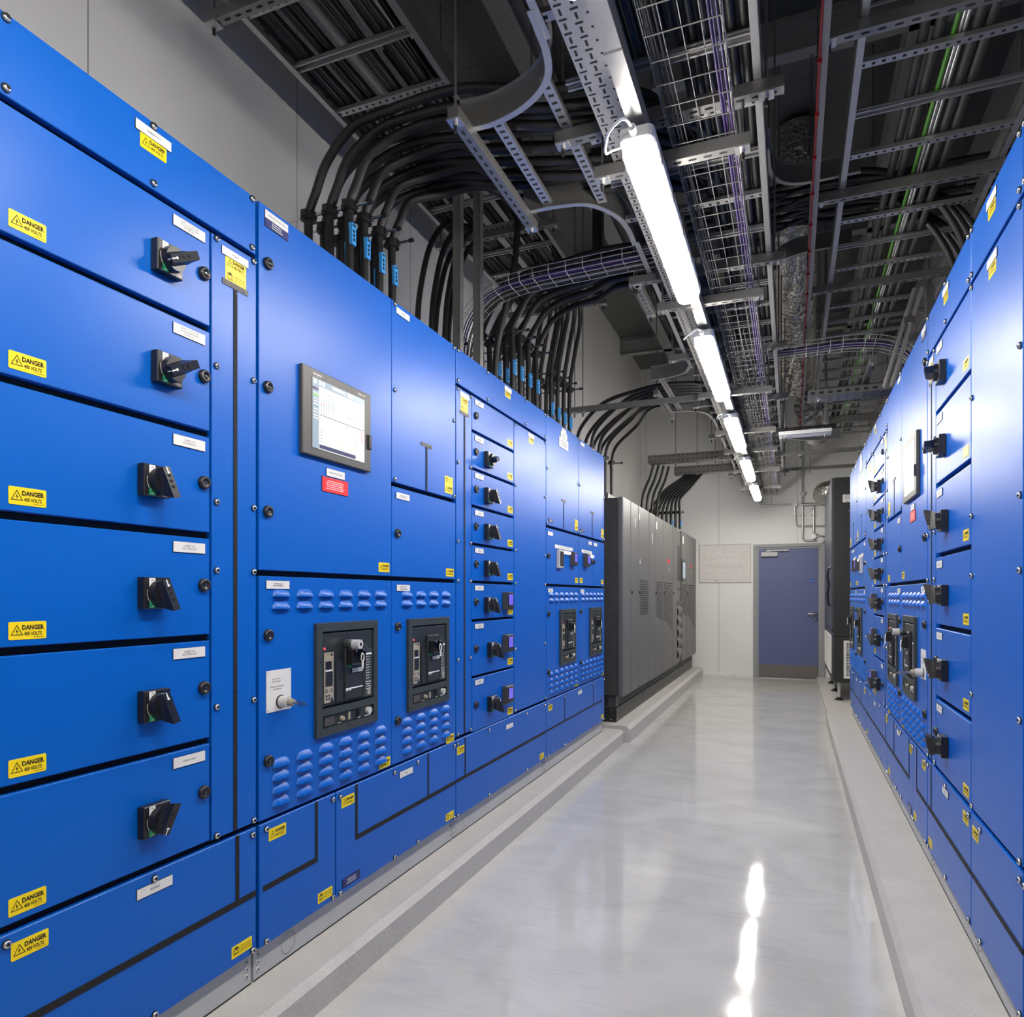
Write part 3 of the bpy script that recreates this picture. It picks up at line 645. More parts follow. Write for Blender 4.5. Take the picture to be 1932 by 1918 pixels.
            p = B.panel('door', 5.472, e1, 1.357, 1.725); B.plate(p, 5.556, 1.695, .1); B.locks(p, [(5.51, 1.549)]); B.sticker(p, 'd', 5.79, 1.394)
        p = B.panel('louvred_door', e0, e1, .599, 1.339); B.plate(p, 4.41 + o, 1.313, .1, .026, '~2,.6,.5'); B.louvres(p, 4.427 + o, .1157, 6, (1.29, 1.252, .76, .72, .68, .64))
        B.breaker(4.79 + o + .006 * k, .99); B.locks(p, [(4.367 + o, 1.159), (4.367 + o, .775)]); B.sticker(p, 'd', e1 - .062, .622)
        if k == 0:
            p = B.panel('bottom_cover', 4.327, 5.855, .217, .588); B.trim(p, 4.722, 4.733, .4, .586); B.trim(p, 5.492, 5.502, .4, .586); B.trim(p, 4.34, 5.77, .388, .4); B.trim(p, 5.765, 5.776, .345, .44)
            B.sticker(p, 'd', 4.412, .535); B.plate(p, 5.11, .547); B.sticker(p, 'c', 5.79, .255); B.bolts(p, [(a, z) for a in (4.37, 4.728, 5.112, 5.497, 5.84) for z in (.566, .226)])
LB = ['blue cabinet nearest the camera on the left, six doors with rotary switches', 'left blue cabinet with a lit touch screen above two louvred breaker doors', '',
      'left blue cabinet with eight small drawers beside a tall blank cover', 'last blue cabinet on the left, beside the dark grey power cabinets', '']
RB = ['right blue cabinet with six switch doors, just beyond the tall blank one', 'right blue cabinet with a touch screen and a protruding trapped key', '',
      'right blue cabinet with eight small drawers beside a tall blank cover', 'last blue cabinet on the right, in front of the black cooler', '']
SL = Side(1, -1.484, [(.92, 1.663, .92, 1.663), (1.666, 2.423, 1.666, 2.423), (2.423, 2.999, 2.423, 2.999), (2.999, 4.323, 2.999, 4.323), (4.323, 5.083, 4.323, 5.083), (5.083, 5.859, 5.083, 5.859)], 0)
SR = Side(-1, .54, [(.92, 1.663, 2.645, 3.417), (1.666, 2.423, 3.419, 4.159), (2.423, 2.999, 4.159, 4.732), (2.999, 4.323, 4.732, 6.032), (4.323, 5.083, 6.032, 6.812), (5.083, 5.859, 6.812, 7.591), (2.098, 2.643, 2.098, 2.643), (1.34, 2.096, 1.34, 2.096)], -.006)
row(SL, .116, LB)
row(SR, .121, RB)
B = Bay(SR, 6, 'right cabinet with a tall blank blue cover, nearest one fully in view', .121)
p = B.panel('top_cover', 2.101, 2.64, 2.297, 2.466); B.bolts(p, [(a, z) for a in (2.12, 2.624) for z in (2.455, 2.312)]); B.plate(p, 2.391, 2.432); B.sticker(p, 'd', 2.391, 2.402)
p = B.panel('blank_cover', 2.101, 2.64, .604, 2.281); B.bolts(p, [(a, z) for a in (2.12, 2.626) for z in ZB6]); B.plate(p, 2.385, 2.255); B.sticker(p, 'd', 2.385, 2.226)
p = B.panel('bottom_cover', 2.101, 2.64, .217, .588); B.bolts(p, [(a, z) for a in (2.12, 2.52) for z in (.566, .226)]); B.sticker(p, 'd', 2.585, .535); B.trim(p, 2.101, 2.64, .385, .401)
B = Bay(SR, 7, 'right cabinet cut off by the right edge of the photo', .121)
p = B.panel('top_cover', 1.342, 2.094, 2.297, 2.466); B.bolts(p, [(a, z) for a in (1.36, 2.078) for z in (2.455, 2.312)])
p = B.panel('door', 1.342, 2.094, .604, 2.281); B.locks(p, [(2.03, z) for z in (2.0, 1.3, .8)])
p = B.panel('bottom_cover', 1.342, 2.094, .217, .588); B.bolts(p, [(a, z) for a in (1.36, 2.078) for z in (.566, .226)])
# ------------------------------------------------ grey power cabinets beyond the left row
def ups(y0, y1, doors, label, side_panel=False, strip=None, screen=None, vents=(), logos=(), tops=()):
    t = thing('power_cabinet', label, 'power cabinet', (-1.85, (y0 + y1) / 2, .143), 'dark grey power cabinets')
    def P(name, b): return b.world(name, t)
    b = MB(); b.box(-2.25, -1.452, y0 + .003, y1 - .003, .143, .272, UPSK)
    n = int((y1 - y0) / .2)
    for i in range(n + 1):
        y = y0 + .03 + (y1 - y0 - .06) * i / n; b.cyl((-1.452, y, .25), (-1.449, y, .25), .005, LGREY, 8)
        if i % 4 == 0: b.cyl((-1.452, y, .165), (-1.449, y, .165), .005, LGREY, 8)
    if side_panel:
        for x in (-1.5, -1.6):
            for z in (.165, .25): b.cyl((x, y0 + .003, z), (x, y0, z), .005, LGREY, 8)
    P('plinth', b)
    b = MB(); b.box(-2.23, -1.462, y0 + .01, y1 - .01, .272, .375, UPSD)
    b.quad((-1.4615, y0 + .06, .29), (-1.4615, y1 - .06, .29), (-1.4615, y1 - .06, .362), (-1.4615, y0 + .06, .362), GAP)
    for k in range(6): b.box(-1.463, -1.457, y0 + .05, y1 - .05, .29 + .013 * k, .296 + .013 * k, UPSG)
    b.box(-1.463, -1.454, y0 + .02, y0 + .06, .28, .37, UPSG); b.box(-1.463, -1.454, y1 - .06, y1 - .02, .28, .37, UPSG)
    if side_panel:
        for i in range(7):
            for k in range(6): b.box(-1.9 + .055 * i, -1.86 + .055 * i, y0 + .0085, y0 + .012, .292 + .012 * k, .3 + .012 * k, GAP)
    P('base_grille', b)
    b = MB(); b.box(-2.24, -1.43, y0 + .004, y1 - .004, .39, 2.15, UPSD); P('case', b)
    for (a0, a1) in doors:
        b = MB(); prof = [(-1.43, 0), (-1.405, 0), (-1.393, .012), (-1.393, 1)]
        w_ = a1 - a0 - .006; ya = a0 + .003; e = .014
        pts = [(-1.429, ya), (-1.401, ya), (-1.393, ya + e), (-1.393, ya + w_ - e), (-1.401, ya + w_), (-1.429, ya + w_)]
        b.poly(pts, .375, 2.163, UPSG); d = P('door', b)
    for (a0, a1, bt) in tops:
        b = MB(); b.box(-2.1, -1.5 - .06, a0, a1, 2.15, 2.15 + bt, UPSG); P('top_box', b)
    for (a0, a1, zl, zr, wave) in vents:
        b = MB(); X = -1.3925
        for k in range(19):
            f = k / 18; pts = []
            for i in range(13):
                s = i / 12; q = s * s * (3 - 2 * s) if wave else s
                pts.append((a0 + (a1 - a0) * s, 1.43 - f * ((1.43 - zl) * (1 - q) + (1.43 - zr) * q)))
            for i in range(12):
                (ya, za), (yb, zb) = pts[i], pts[i + 1]; b.quad((X, ya, za - .005), (X, yb, zb - .005), (X, yb, zb + .005), (X, ya, za + .005), GAP)
        P('vent_slots', b)
    for (y, z, w_, h_, m, s) in logos:
        b = MB()
        if s: b.text(s, 0, 0, 0, m, w=w_, h=h_, bold=.02)
        else: b.quad((-w_ / 2, -h_ / 2, 0), (w_ / 2, -h_ / 2, 0), (w_ / 2, h_ / 2, 0), (-w_ / 2, h_ / 2, 0), m)
        b.v = [(-1.392 + zz, y + x, z + yy) for x, yy, zz in b.v]; P('lettering' if s else 'label_plate', b)
    if strip:
        b = MB(); b.box(-1.43, -1.412, strip[0] + .004, strip[1] - .004, .375, 2.14, UPSG)
        b.box(-1.412, -1.402, strip[0] + .02, strip[1] - .02, 1.5, 1.95, UPSD); b.box(-1.4125, -1.41, strip[0] + .02, strip[1] - .02, 1.36, 1.37, GAP)
        n = 40; v = []
        for i in range(n + 1):
            z = .42 + .78 * i / n; x = -1.412 + .03 * abs(math.sin(z * 22)); v += [(x, strip[0] + .03, z), (x, strip[1] - .03, z)]
        b.add(v, [(2 * i, 2 * i + 1, 2 * i + 3, 2 * i + 2) for i in range(n)], UPSG, True); P('wavy_panel', b)
    if screen:
        b = MB(); y, z = screen; b.box(-1.395, -1.386, y - .16, y + .16, z - .15, z + .15, HMIB); b.box(-1.386, -1.3855, y - .12, y + .12, z - .11, z + .11, SCRB); P('display', b)
    for (a0, a1) in doors[1:]:
        b = MB(); b.cyl((-1.393, a0 + .05, 1.31), (-1.386, a0 + .05, 1.31), .014, GAP, 10); P('door_lock', b)
    if side_panel:
        b = MB(); b.box(-2.24, -1.43, y0 - .018, y0 + .003, .385, 2.155, UPSD); b.box(-1.449, -1.446, y0 - .0185, y0 - .016, .385, 2.155, GAP)
        for z in (.6, 1.1, 1.55, 2.0): b.cyl((-1.47, y0 - .0185, z), (-1.47, y0 - .021, z), .008, GAP, 8)
        P('side_panel', b)
ups(6.17, 7.42, [(6.17, 6.5), (6.5, 6.86), (6.86, 7.41)], 'nearest dark grey power cabinet, straight vent slots on its far door', True, vents=[(6.94, 7.36, 1.09, 1.09, False)],
    logos=[(6.9, 2.06, .05, .06, WHITE, ''), (6.7, 1.98, .04, .09, LGREY, ''), (6.94, 1.62, .05, .05, WHITE, ''), (6.94, 1.635, .03, .02, RED, '')], tops=[(6.3, 7.1, .07)])
ups(7.42, 9.42, [(7.42, 7.78), (7.78, 8.3), (8.3, 9.02), (9.02, 9.4)], 'middle dark grey power cabinet, wave of vent slots across two doors', vents=[(7.85, 8.27, 1.05, 1.0, True), (8.33, 8.98, 1.0, .86, True)],
    logos=[(7.86, 2.06, .09, .08, WHITE, ''), (7.6, 1.9, .05, .11, LGREY, ''), (8.68, 1.7, .15, .05, RED, ''), (8.7, 1.6, .12, .05, LGREY, 'APC')], tops=[(7.2, 9.3, .05)])
ups(9.42, 11.36, [(9.82, 10.3), (10.3, 11.36)], 'farthest dark grey power cabinet, with a display and a wavy dark strip', vents=[(9.87, 10.27, 1.05, 1.0, True), (10.34, 11.2, 1.0, .8, True)], strip=(9.42, 9.82), screen=(9.98, 1.63),
    logos=[(9.93, 2.05, .12, .1, WHITE, ''), (10.75, 1.72, .16, .05, RED, ''), (10.76, 1.62, .14, .05, LGREY, 'APC')], tops=[(9.5, 10.9, .06)])

# ------------------------------------------------ black cooler beyond the right row
t = thing('room_cooler', 'tall black cooling unit on a steel stand, beside the door', 'cooling unit', (.9, 9.97, .045))
b = MB(); b.box(.475, 1.32, 9.05, 10.88, .8, 2.665, CRAC); b.box(.475, 1.32, 9.0505, 10.88, .255, .795, CRAC); b.box(.49, 1.3, 9.06, 10.87, .79, .805, GAP)
b.box(.6, 1.32, 9.3, 10.8, 2.665, 2.69, CRAC); b.world('case', t)
b = MB(); b.box(.447, .474, 9.053, 9.96, .87, 2.66, CRACF); b.world('front_door', t)
b = MB(); b.box(.447, .474, 9.965, 10.877, .87, 2.66, CRACF); b.world('front_door', t)
b = MB(); b.box(.452, .474, 9.053, 10.877, .28, .86, CRACF); b.world('front_lower_panel', t)
for y in (9.15,):
    b = MB(); b.tube([(.45, y + .1, 1.62), (.415, y + .1, 1.6), (.41, y + .1, 1.5), (.425, y + .1, 1.4), (.41, y + .1, 1.3), (.42, y + .1, 1.17), (.45, y + .1, 1.15)], .014, BLK, 8); b.world('door_handle', t)
def grille(b, u0, u1, z0, z1, F, nu, nz):
    def q(a0, a1, c0, c1, d, m):
        b.add([F(a0, c0, d), F(a1, c0, d), F(a1, c1, d), F(a0, c1, d)], [(0, 1, 2, 3)], m)
    def bx(a0, a1, c0, c1, d, m):
        v = [F(a, c, dd) for dd in (0, d) for a, c in ((a0, c0), (a1, c0), (a1, c1), (a0, c1))]
        b.add(v, [(3, 2, 1, 0), (4, 5, 6, 7), (0, 1, 5, 4), (1, 2, 6, 5), (2, 3, 7, 6), (3, 0, 4, 7)], m)
    f = .03
    bx(u0, u1, z0, z0 + f, .012, WHITE); bx(u0, u1, z1 - f, z1, .012, WHITE); bx(u0, u0 + f, z0 + f, z1 - f, .012, WHITE); bx(u1 - f, u1, z0 + f, z1 - f, .012, WHITE)
    q(u0 + f, u1 - f, z0 + f, z1 - f, .001, GAP)
    for i in range(1, nu):
        a = u0 + f + (u1 - u0 - 2 * f) * i / nu; bx(a - .0025, a + .0025, z0 + f, z1 - f, .005, LGREY)
    for k in range(1, nz):
        c = z0 + f + (z1 - z0 - 2 * f) * k / nz; bx(u0 + f, u1 - f, c - .004, c + .004, .009, WHITE)
b = MB(); grille(b, .575, 1.2, .31, .752, lambda a, c, d: (a, 9.0505 - d, c), 22, 20); b.world('side_grille', t)
b = MB(); grille(b, 9.2, 10.75, .35, .8, lambda a, c, d: (.452 - d, a, c), 40, 20); b.world('front_grille', t)
b = MB(); b.box(.565, .665, 9.047, 9.051, 2.37, 2.46, WHITE)
b.v = b.v; b2 = MB(); lines(b2, 5, .085, .05, 0, HMIB, 0, .012, 2); lines(b2, 1, .04, .012, .0, INK, 0, -.034, 5); b.add([(.615 + x, 9.0465, 2.415 + y) for x, y, z in b2.v], b2.f, INK); b.world('rating_label', t)
for y in (9.12, 9.95, 10.8):
    for x in (.53, 1.25):
        b = MB(); b.cyl((x, y, .05), (x, y, .256), .019, LGREY, 12); b.cyl((x, y, .045), (x, y, .056), .05, BLKM, 16); b.cyl((x, y, .056), (x, y, .08), .028, BLKM, 12); b.world('leg', t)

# ------------------------------------------------ door, drawing board and pipes on the end wall
W = 11.59
d = struct(bpy.data.objects.new('door_1', None)); C.objects.link(d); d.location = (-.03, W, 0); WL[d.name] = Vector(d.location); d['label'] = 'slate blue door in a grey steel frame at the end of the aisle'
b = MB()
for x0, x1, z0, z1, y in ((-.545, -.497, 0, 2.075, .05), (-.497, -.468, 0, 2.03, .03), (.42, .474, 0, 2.075, .05), (.39, .42, 0, 2.03, .03), (-.497, .42, 2.03, 2.075, .05), (-.468, .39, 2.003, 2.03, .03)):
    b.box(x0, x1, W - y, W - .001, z0, z1, FRAMEG)
b.world('door_frame', d)
b = MB(); b.box(-.466, .388, W - .022, W - .002, .012, 2.0, DOORB); b.world('door_leaf', d)
b = MB(); b.box(-.462, .384, W - .025, W - .022, .018, .21, KICK); b.world('kick_plate', d)
b = MB(); b.box(-.466, .388, W - .03, W - .001, 0, .011, STEEL); b.world('threshold', d)
b = MB(); b.box(-.425, -.19, W - .075, W - .022, 1.885, 1.95, LGREY); b.world('door_closer', d)
b = MB(); b.box(-.35, -.29, W - .07, W - .03, 1.955, 1.985, LGREY); b.box(-.29, -.03, W - .06, W - .045, 1.962, 1.985, LGREY); b.world('closer_arm', d)
b = MB(); b.cyl((.35, W - .022, 1.0), (.35, W - .032, 1.0), .027, HMIB, 16); b.cyl((.35, W - .032, 1.0), (.35, W - .07, 1.0), .009, STEEL, 10); b.tube([(.35, W - .07, 1.0), (.3, W - .073, 1.0), (.24, W - .068, 1.0), (.225, W - .055, .998)], .0095, STEEL, 10); b.world('door_handle', d)
b = MB(); b.cyl((.35, W - .022, .925), (.35, W - .032, .925), .026, HMIB, 16); b.cyl((.35, W - .032, .925), (.35, W - .045, .925), .012, STEEL, 12); b.world('door_lock', d)
b = MB(); b.cyl((.305, W - .0225, 1.505), (.305, W - .0245, 1.505), .035, SIGNB, 24)
for k, s in enumerate(('Fire door', 'keep shut')):
    q = MB(); q.text(s, 0, 0, 0, WINK, w=.044, h=.008); b.add([(.305 + x, W - .0252, 1.511 - .014 * k + y) for x, y, z in q.v], q.f, WINK)
b.world('round_door_sign', d)

b = MB(); b.box(-1.362, -.585, W - .012, W - .001, 1.49, 2.087, BOARD)
q = MB(); rnd = random.Random(3)
for zc, hh, nn in ((1.93, .1, 24), (1.88, .05, 46), (1.76, .03, 60), (1.72, .02, 60), (1.64, .05, 40), (1.58, .04, 30)):
    for i in range(nn):
        x = -1.32 + .7 * rnd.random(); z = zc + hh * (rnd.random() - .5); l = rnd.uniform(.004, .02)
        b.quad((x, W - .0125, z), (x + l, W - .0125, z), (x + l, W - .0125, z + .002), (x, W - .0125, z + .002), HMIB)
for x in (-1.0, -.965):
    for k in range(10): b.quad((x, W - .0125, 1.94 + .012 * k), (x + .003, W - .0125, 1.94 + .012 * k), (x + .003, W - .0125, 1.947 + .012 * k), (x, W - .0125, 1.947 + .012 * k), HMIB)
b.quad((-1.35, W - .0125, 1.53), (-.6, W - .0125, 1.53), (-.6, W - .0125, 1.532), (-1.35, W - .0125, 1.532), HMIB)
b.quad((-1.115, W - .0126, 1.514), (-1.09, W - .0126, 1.514), (-1.09, W - .0126, 1.524), (-1.115, W - .0126, 1.524), INK)
t = tag(b.world('wall_drawing'), 'glossy framed schematic drawing on the end wall, left of the door', 'wall chart')
b = MB()
for x0, x1, z0, z1 in ((-1.367, -.58, 2.082, 2.092), (-1.367, -.58, 1.485, 1.495), (-1.367, -1.359, 1.485, 2.092), (-.588, -.58, 1.485, 2.092)): b.box(x0, x1, W - .016, W - .0005, z0, z1, LGREY)
b.world('frame', t)

def curve(pts, n=8):
    P = [Vector(p) for p in pts]; out = []
    for i in range(len(P) - 1):
        a, b_, c, d_ = P[max(i - 1, 0)], P[i], P[i + 1], P[min(i + 2, len(P) - 1)]
        for k in range(n):
            t = k / n; out.append(.5 * ((2 * b_) + (c - a) * t + (2 * a - 5 * b_ + 4 * c - d_) * t * t + (3 * b_ - a - 3 * c + d_) * t ** 3))
    out.append(P[-1]); return out
def fillet(pts, r=.06, n=5):
    P = [Vector(p) for p in pts]; out = [P[0]]
    for i in range(1, len(P) - 1):
        a = (P[i - 1] - P[i]); c = (P[i + 1] - P[i]); rr = min(r, a.length * .45, c.length * .45); A = P[i] + a.normalized() * rr; B_ = P[i] + c.normalized() * rr
        for k in range(n + 1):
            t = k / n; out.append(A * (1 - t) ** 2 + P[i] * 2 * t * (1 - t) + B_ * t * t)
    out.append(P[-1]); return out
def conduit(pts, label, r=.013, boxes=(), clips=(), m=COND, name='conduit', cat='conduit'):
    t = thing(name, label, cat, pts[0]); b = MB(); b.tube(fillet(pts), r, m, 10); b.world('tube', t)
    for p, rr in boxes:
        b = MB(); b.cyl((p[0], W - .002, p[2]), (p[0], W - .05, p[2]), rr, COND, 18); b.world('junction_box', t)
    for p in clips:
        b = MB(); b.box(p[0] - .03, p[0] + .03, W - .045, W - .001, p[2] - .008, p[2] + .008, LGREY); b.world('pipe_clip', t)
Yp = W - .03
conduit([(-.44, Yp, 2.68), (.055, Yp, 2.675), (.065, Yp, 2.34), (.5, Yp, 2.33)], 'steel conduit from the light run, stepping down and across above the door', boxes=[((.06, 0, 2.67), .038)], clips=[(-.2, 0, 2.68), (.065, 0, 2.5), (.42, 0, 2.33)])
conduit([(.165, Yp, 4.2), (.165, Yp, 2.83), (.165, Yp, 2.115), (.36, Yp, 2.115)], 'long vertical steel conduit dropping from the ceiling to above the door', boxes=[((.165, 0, 2.83), .04)], clips=[(.165, 0, 2.5), (.165, 0, 2.7)])
conduit([(.32, Yp, 2.62), (.32, Yp, 2.175), (.52, Yp, 2.175)], 'short steel conduit ending in a round junction box above the door', boxes=[((.32, 0, 2.175), .038), ((.30, 0, 2.61), .03)], clips=[(.32, 0, 2.5)])
conduit([(.36, Yp, 2.22), (.42, Yp, 2.12), (.5, Yp, 2.12)], 'stub of conduit and white knob box at the door frame corner', boxes=[((.43, 0, 2.12), .045)])
conduit([(.15, W - .06, 2.665), (.52, W - .06, 2.66)], 'thick horizontal steel pipe in front of the conduits, beside the cooler', r=.022)
b = MB(); b.tube(fillet([(.46, W - .005, 2.8), (.46, 11.15, 2.8), (1.1, 11.1, 2.8)], .3, 8), .15, FOIL, 20); tag(b.world('foil_duct'), 'silver foil elbow duct coming out of the end wall above the cooler', 'duct')
b = MB()
for x0, x1, z0, z1 in ((-.62, -.6, 2.66, 2.98), (-.14, -.12, 2.66, 2.98), (-.62, -.12, 2.65, 2.665)): b.box(x0, x1, W - .012, W - .001, z0, z1, WALLB)
b.box(-.6, -.14, W - .006, W - .001, 2.665, 2.98, WALLB); tag(b.world('wall_opening_plate'), 'pale plate frame where the overhead trays enter the end wall', 'wall plate')
b = MB()
for x0, x1, z0, z1 in ((.27, .28, 2.55, 2.98), (.27, .9, 2.97, 2.98), (.27, .9, 2.55, 2.56)): b.box(x0, x1, W - .008, W - .001, z0, z1, WALLB)
tag(b.world('duct_flange'), 'thin square flange on the end wall around the foil duct', 'wall plate')
# ------------------------------------------------ overhead steelwork
def chan(b, p0, p1, w=.041, h=.041, slots=True, m=GALV, rect=False, face='z', pitch=.05, sl=(.028, .011)):
    """channel between two points (axis x or y), bottom at p.z; dark slots on its underside (or its side)"""
    ax = 0 if abs(p1[0] - p0[0]) > abs(p1[1] - p0[1]) else 1
    (x0, y0, z0), (x1, y1, _) = p0, p1
    if ax == 0: b.box(x0, x1, y0 - w / 2, y0 + w / 2, z0, z0 + h, m)
    else: b.box(x0 - w / 2, x0 + w / 2, y0, y1, z0, z0 + h, m)
    if not slots: return
    a0, a1 = sorted((p0[ax], p1[ax])); n = int((a1 - a0 - .02) / pitch)
    for i in range(n):
        a = a0 + .01 + (a1 - a0 - .02) * (i + .5) / n; l, ww = sl[0] / 2, sl[1] / 2
        if rect: o = [(-l, -ww), (l, -ww), (l, ww), (-l, ww)]
        else: o = [(-l, -ww * .5), (-l + ww, -ww), (l - ww, -ww), (l, -ww * .5), (l, ww * .5), (l - ww, ww), (-l + ww, ww), (-l, ww * .5)]
        v = [((a + p, y0 + q, z0 - .0006) if ax == 0 else (x0 + q, a + p, z0 - .0006)) for p, q in o]
        b.add(v, [tuple(range(len(v)))], GAP)
def rod(t, x, y, z0, z1, plate=None, name='threaded_rod', r=.005):
    b = MB(); b.cyl((x, y, z0), (x, y, z1), r, GALV, 6); b.world(name, t)
    b = MB(); zz = plate if plate is not None else z0 + .03
    b.box(x - .024, x + .024, y - .024, y + .024, zz - .006, zz, GALVB); b.cyl((x, y, zz - .018), (x, y, zz - .006), .009, STEEL, 6); b.cyl((x, y, zz - .04), (x, y, zz - .018), .0065, BLKM, 8); b.world('washer_and_nut', t)
def hanger(label, p0, p1, rods, group, top=WZ, **k):
    t = thing('support_channel', label, 'support channel', ((p0[0] + p1[0]) / 2, (p0[1] + p1[1]) / 2, p0[2]), group)
    b = MB(); chan(b, p0, p1, **k); b.world('channel', t)
    for (x, y) in rods: rod(t, x, y, p0[2] - .035, top, plate=p0[2])
    return t
# the two levels of hangers over the aisle
YL = [-1.4, -.1, 1.2, 2.46, 3.72, 5.47, 6.79, 7.70, 8.95, 10.4]
YU = [-.1, 1.2, 2.45, 3.70, 5.0, 6.3, 7.62, 8.85, 10.1]
for i, y in enumerate(YU):
    hanger('slotted channel under the overhead cable ladder, upper level, number %s from the camera' % ('one two three four five six seven eight nine'.split()[i]), (-.80, y, 2.93), (-.02, y, 2.93), [(-.775, y), (-.075, y)], 'upper hanger channels over the aisle')
for i, y in enumerate(YL):
    u = min(YU, key=lambda q: abs(q - y)); near = abs(u - y) < .03
    hanger('slotted channel carrying the lights and basket, lower level, number %s from the camera' % ('one two three four five six seven eight nine ten'.split()[i]), (-.655, y, 2.775), (-.125, y, 2.775), [(-.63, y), (-.15, y)], 'lower hanger channels over the aisle', top=2.932 if near else WZ)
def ladder(label, x0, x1, z, y0, y1, y0r=None, first=0, rungz=.3, ra=None, group=None):
    t = thing('cable_ladder', label, 'cable ladder', ((x0 + x1) / 2, (y0 + y1) / 2, z), group)
    segs0 = ra or [(y0, y1)]; segs1 = y0r or [(y0, y1)]
    for xx, s, segs in ((x0, 1, segs0), (x1, -1, segs1)):
        for (a, c) in segs:
            b = MB(); b.box(xx - .002, xx + .002, a, c, z, z + .1, GALV); b.box(xx, xx + s * .024, a, c, z - .002, z, GALVB); b.box(xx, xx + s * .024, a, c, z + .1, z + .102, GALV)
            y = a + .06
            while y < c - .05: b.quad((xx + s * .0025, y, z + .045), (xx + s * .0025, y + .03, z + .045), (xx + s * .0025, y + .03, z + .057), (xx + s * .0025, y, z + .057), GAP); y += .1
            b.world('side_rail', t)
    y = first; k = 0
    while y < y1:
        if y > y0:
            b = MB()
            if k % 2: chan(b, (x0 + .002, y, z + .006), (x1 - .002, y, z + .006), w=.036, h=.018, pitch=.034, sl=(.012, .013), rect=True, m=GALVB)
            else:
                for o in (-.016, .016): b.box(x0 + .002, x1 - .002, y + o - .004, y + o + .004, z + .006, z + .014, GALVB)
                b.box(x0 + .002, x1 - .002, y - .02, y + .02, z + .02, z + .024, GALV)
            b.world('rung', t)
            for xx, s in ((x0, 1), (x1, -1)): pass
        y += rungz; k += 1
    return t
ladder('wide cable ladder high over the left cabinets, nearer the ceiling', -1.985, -1.385, 3.52, -1.2, 5.3, first=-1.16, group='long cable ladders')
ladder('cable ladder running above the aisle lights and wire basket', -.70, -.09, 2.975, -1.5, 9.9, first=-1.35, ra=[(-1.5, 2.02), (3.34, 5.35), (6.95, 9.9)]  , group='long cable ladders')
ladder('cable ladder over the right cabinets with a green earth cable', .225, .9, 3.27, -.6, 9.6, first=-.36, group='long cable ladders')
for i, y in enumerate((.6, 2.075, 3.95, 5.15)):
    hanger('slotted channel under the high left cable ladder, %s from the camera' % ('first second third fourth'.split()[i]), (-2.08, y, 3.475), (-1.29, y, 3.475), [(-2.06, y), (-1.31, y)], 'channels under the high left ladder')
for i, y in enumerate((1.5, 2.7, 3.80, 4.92, 6.1, 7.4, 8.6)):
    hanger('slotted channel under the right cable ladder, %s from the camera' % ('first second third fourth fifth sixth seventh'.split()[i]), (.1, y, 3.225), (1.0, y, 3.225), [(.125, y), (.975, y)], 'channels under the right ladder')

# light trunking, perforated tray and wire basket on the lower hangers
b = MB(); b.box(-.463, -.413, -3.5, 11.58, 2.72, 2.774, GALVB)
for y in [2.12 - 1.785 * 2 + 1.785 * i - .3 for i in range(8)]: b.box(-.4645, -.4115, y, y + .004, 2.7185, 2.7745, GALV)
tag(b.world('light_trunking'), 'square steel trunking that the row of ceiling lights hangs from', 'trunking')
b = MB(); X0, X1 = -.583, -.43
b.box(X0, X1, -1.5, 11.5, 2.817, 2.8185, GALVB); b.box(X0, X0 + .0015, -1.5, 11.5, 2.8185, 2.84, GALV); b.box(X1 - .0015, X1, -1.5, 11.5, 2.8185, 2.84, GALV)
y = .2; k = 0
while y < 11.4:
    for x in (-.566, -.528, -.49, -.452):
        o = .0 if x in (-.566, -.49) else .025
        b.quad((x - .0035, y + o, 2.8165), (x + .0035, y + o, 2.8165), (x + .0035, y + o + .022, 2.8165), (x - .0035, y + o + .022, 2.8165), GAP)
        b.quad((x - .011, y + o + .033, 2.8165), (x + .011, y + o + .033, 2.8165), (x + .011, y + o + .04, 2.8165), (x - .011, y + o + .04, 2.8165), GAP)
    y += .05
tag(b.world('perforated_tray'), 'narrow perforated steel tray running beside the light trunking', 'cable tray')
def basket(b, x0, x1, z, y0, y1, h=.055, nx=4, pitch=.1, r=.0021, m=GALV):
    def bar(p, q): b.cyl(p, q, r, m, 5, cap=False)
    for i in range(nx + 1): x = x0 + (x1 - x0) * i / nx; bar((x, y0, z + r), (x, y1, z + r))
    for x in (x0, x1):
        bar((x, y0, z + h), (x, y1, z + h)); bar((x, y0, z + h / 2), (x, y1, z + h / 2))
    y = y0 + .03
    while y < y1:
        bar((x0, y, z - r), (x1, y, z - r)); bar((x0, y, z - r), (x0, y, z + h)); bar((x1, y, z - r), (x1, y, z + h)); y += pitch
b = MB(); basket(b, -.378, -.172, 2.822, .3, 11.45); tag(b.world('wire_basket_tray'), 'long wire basket tray over the aisle, right of the lights', 'wire basket')
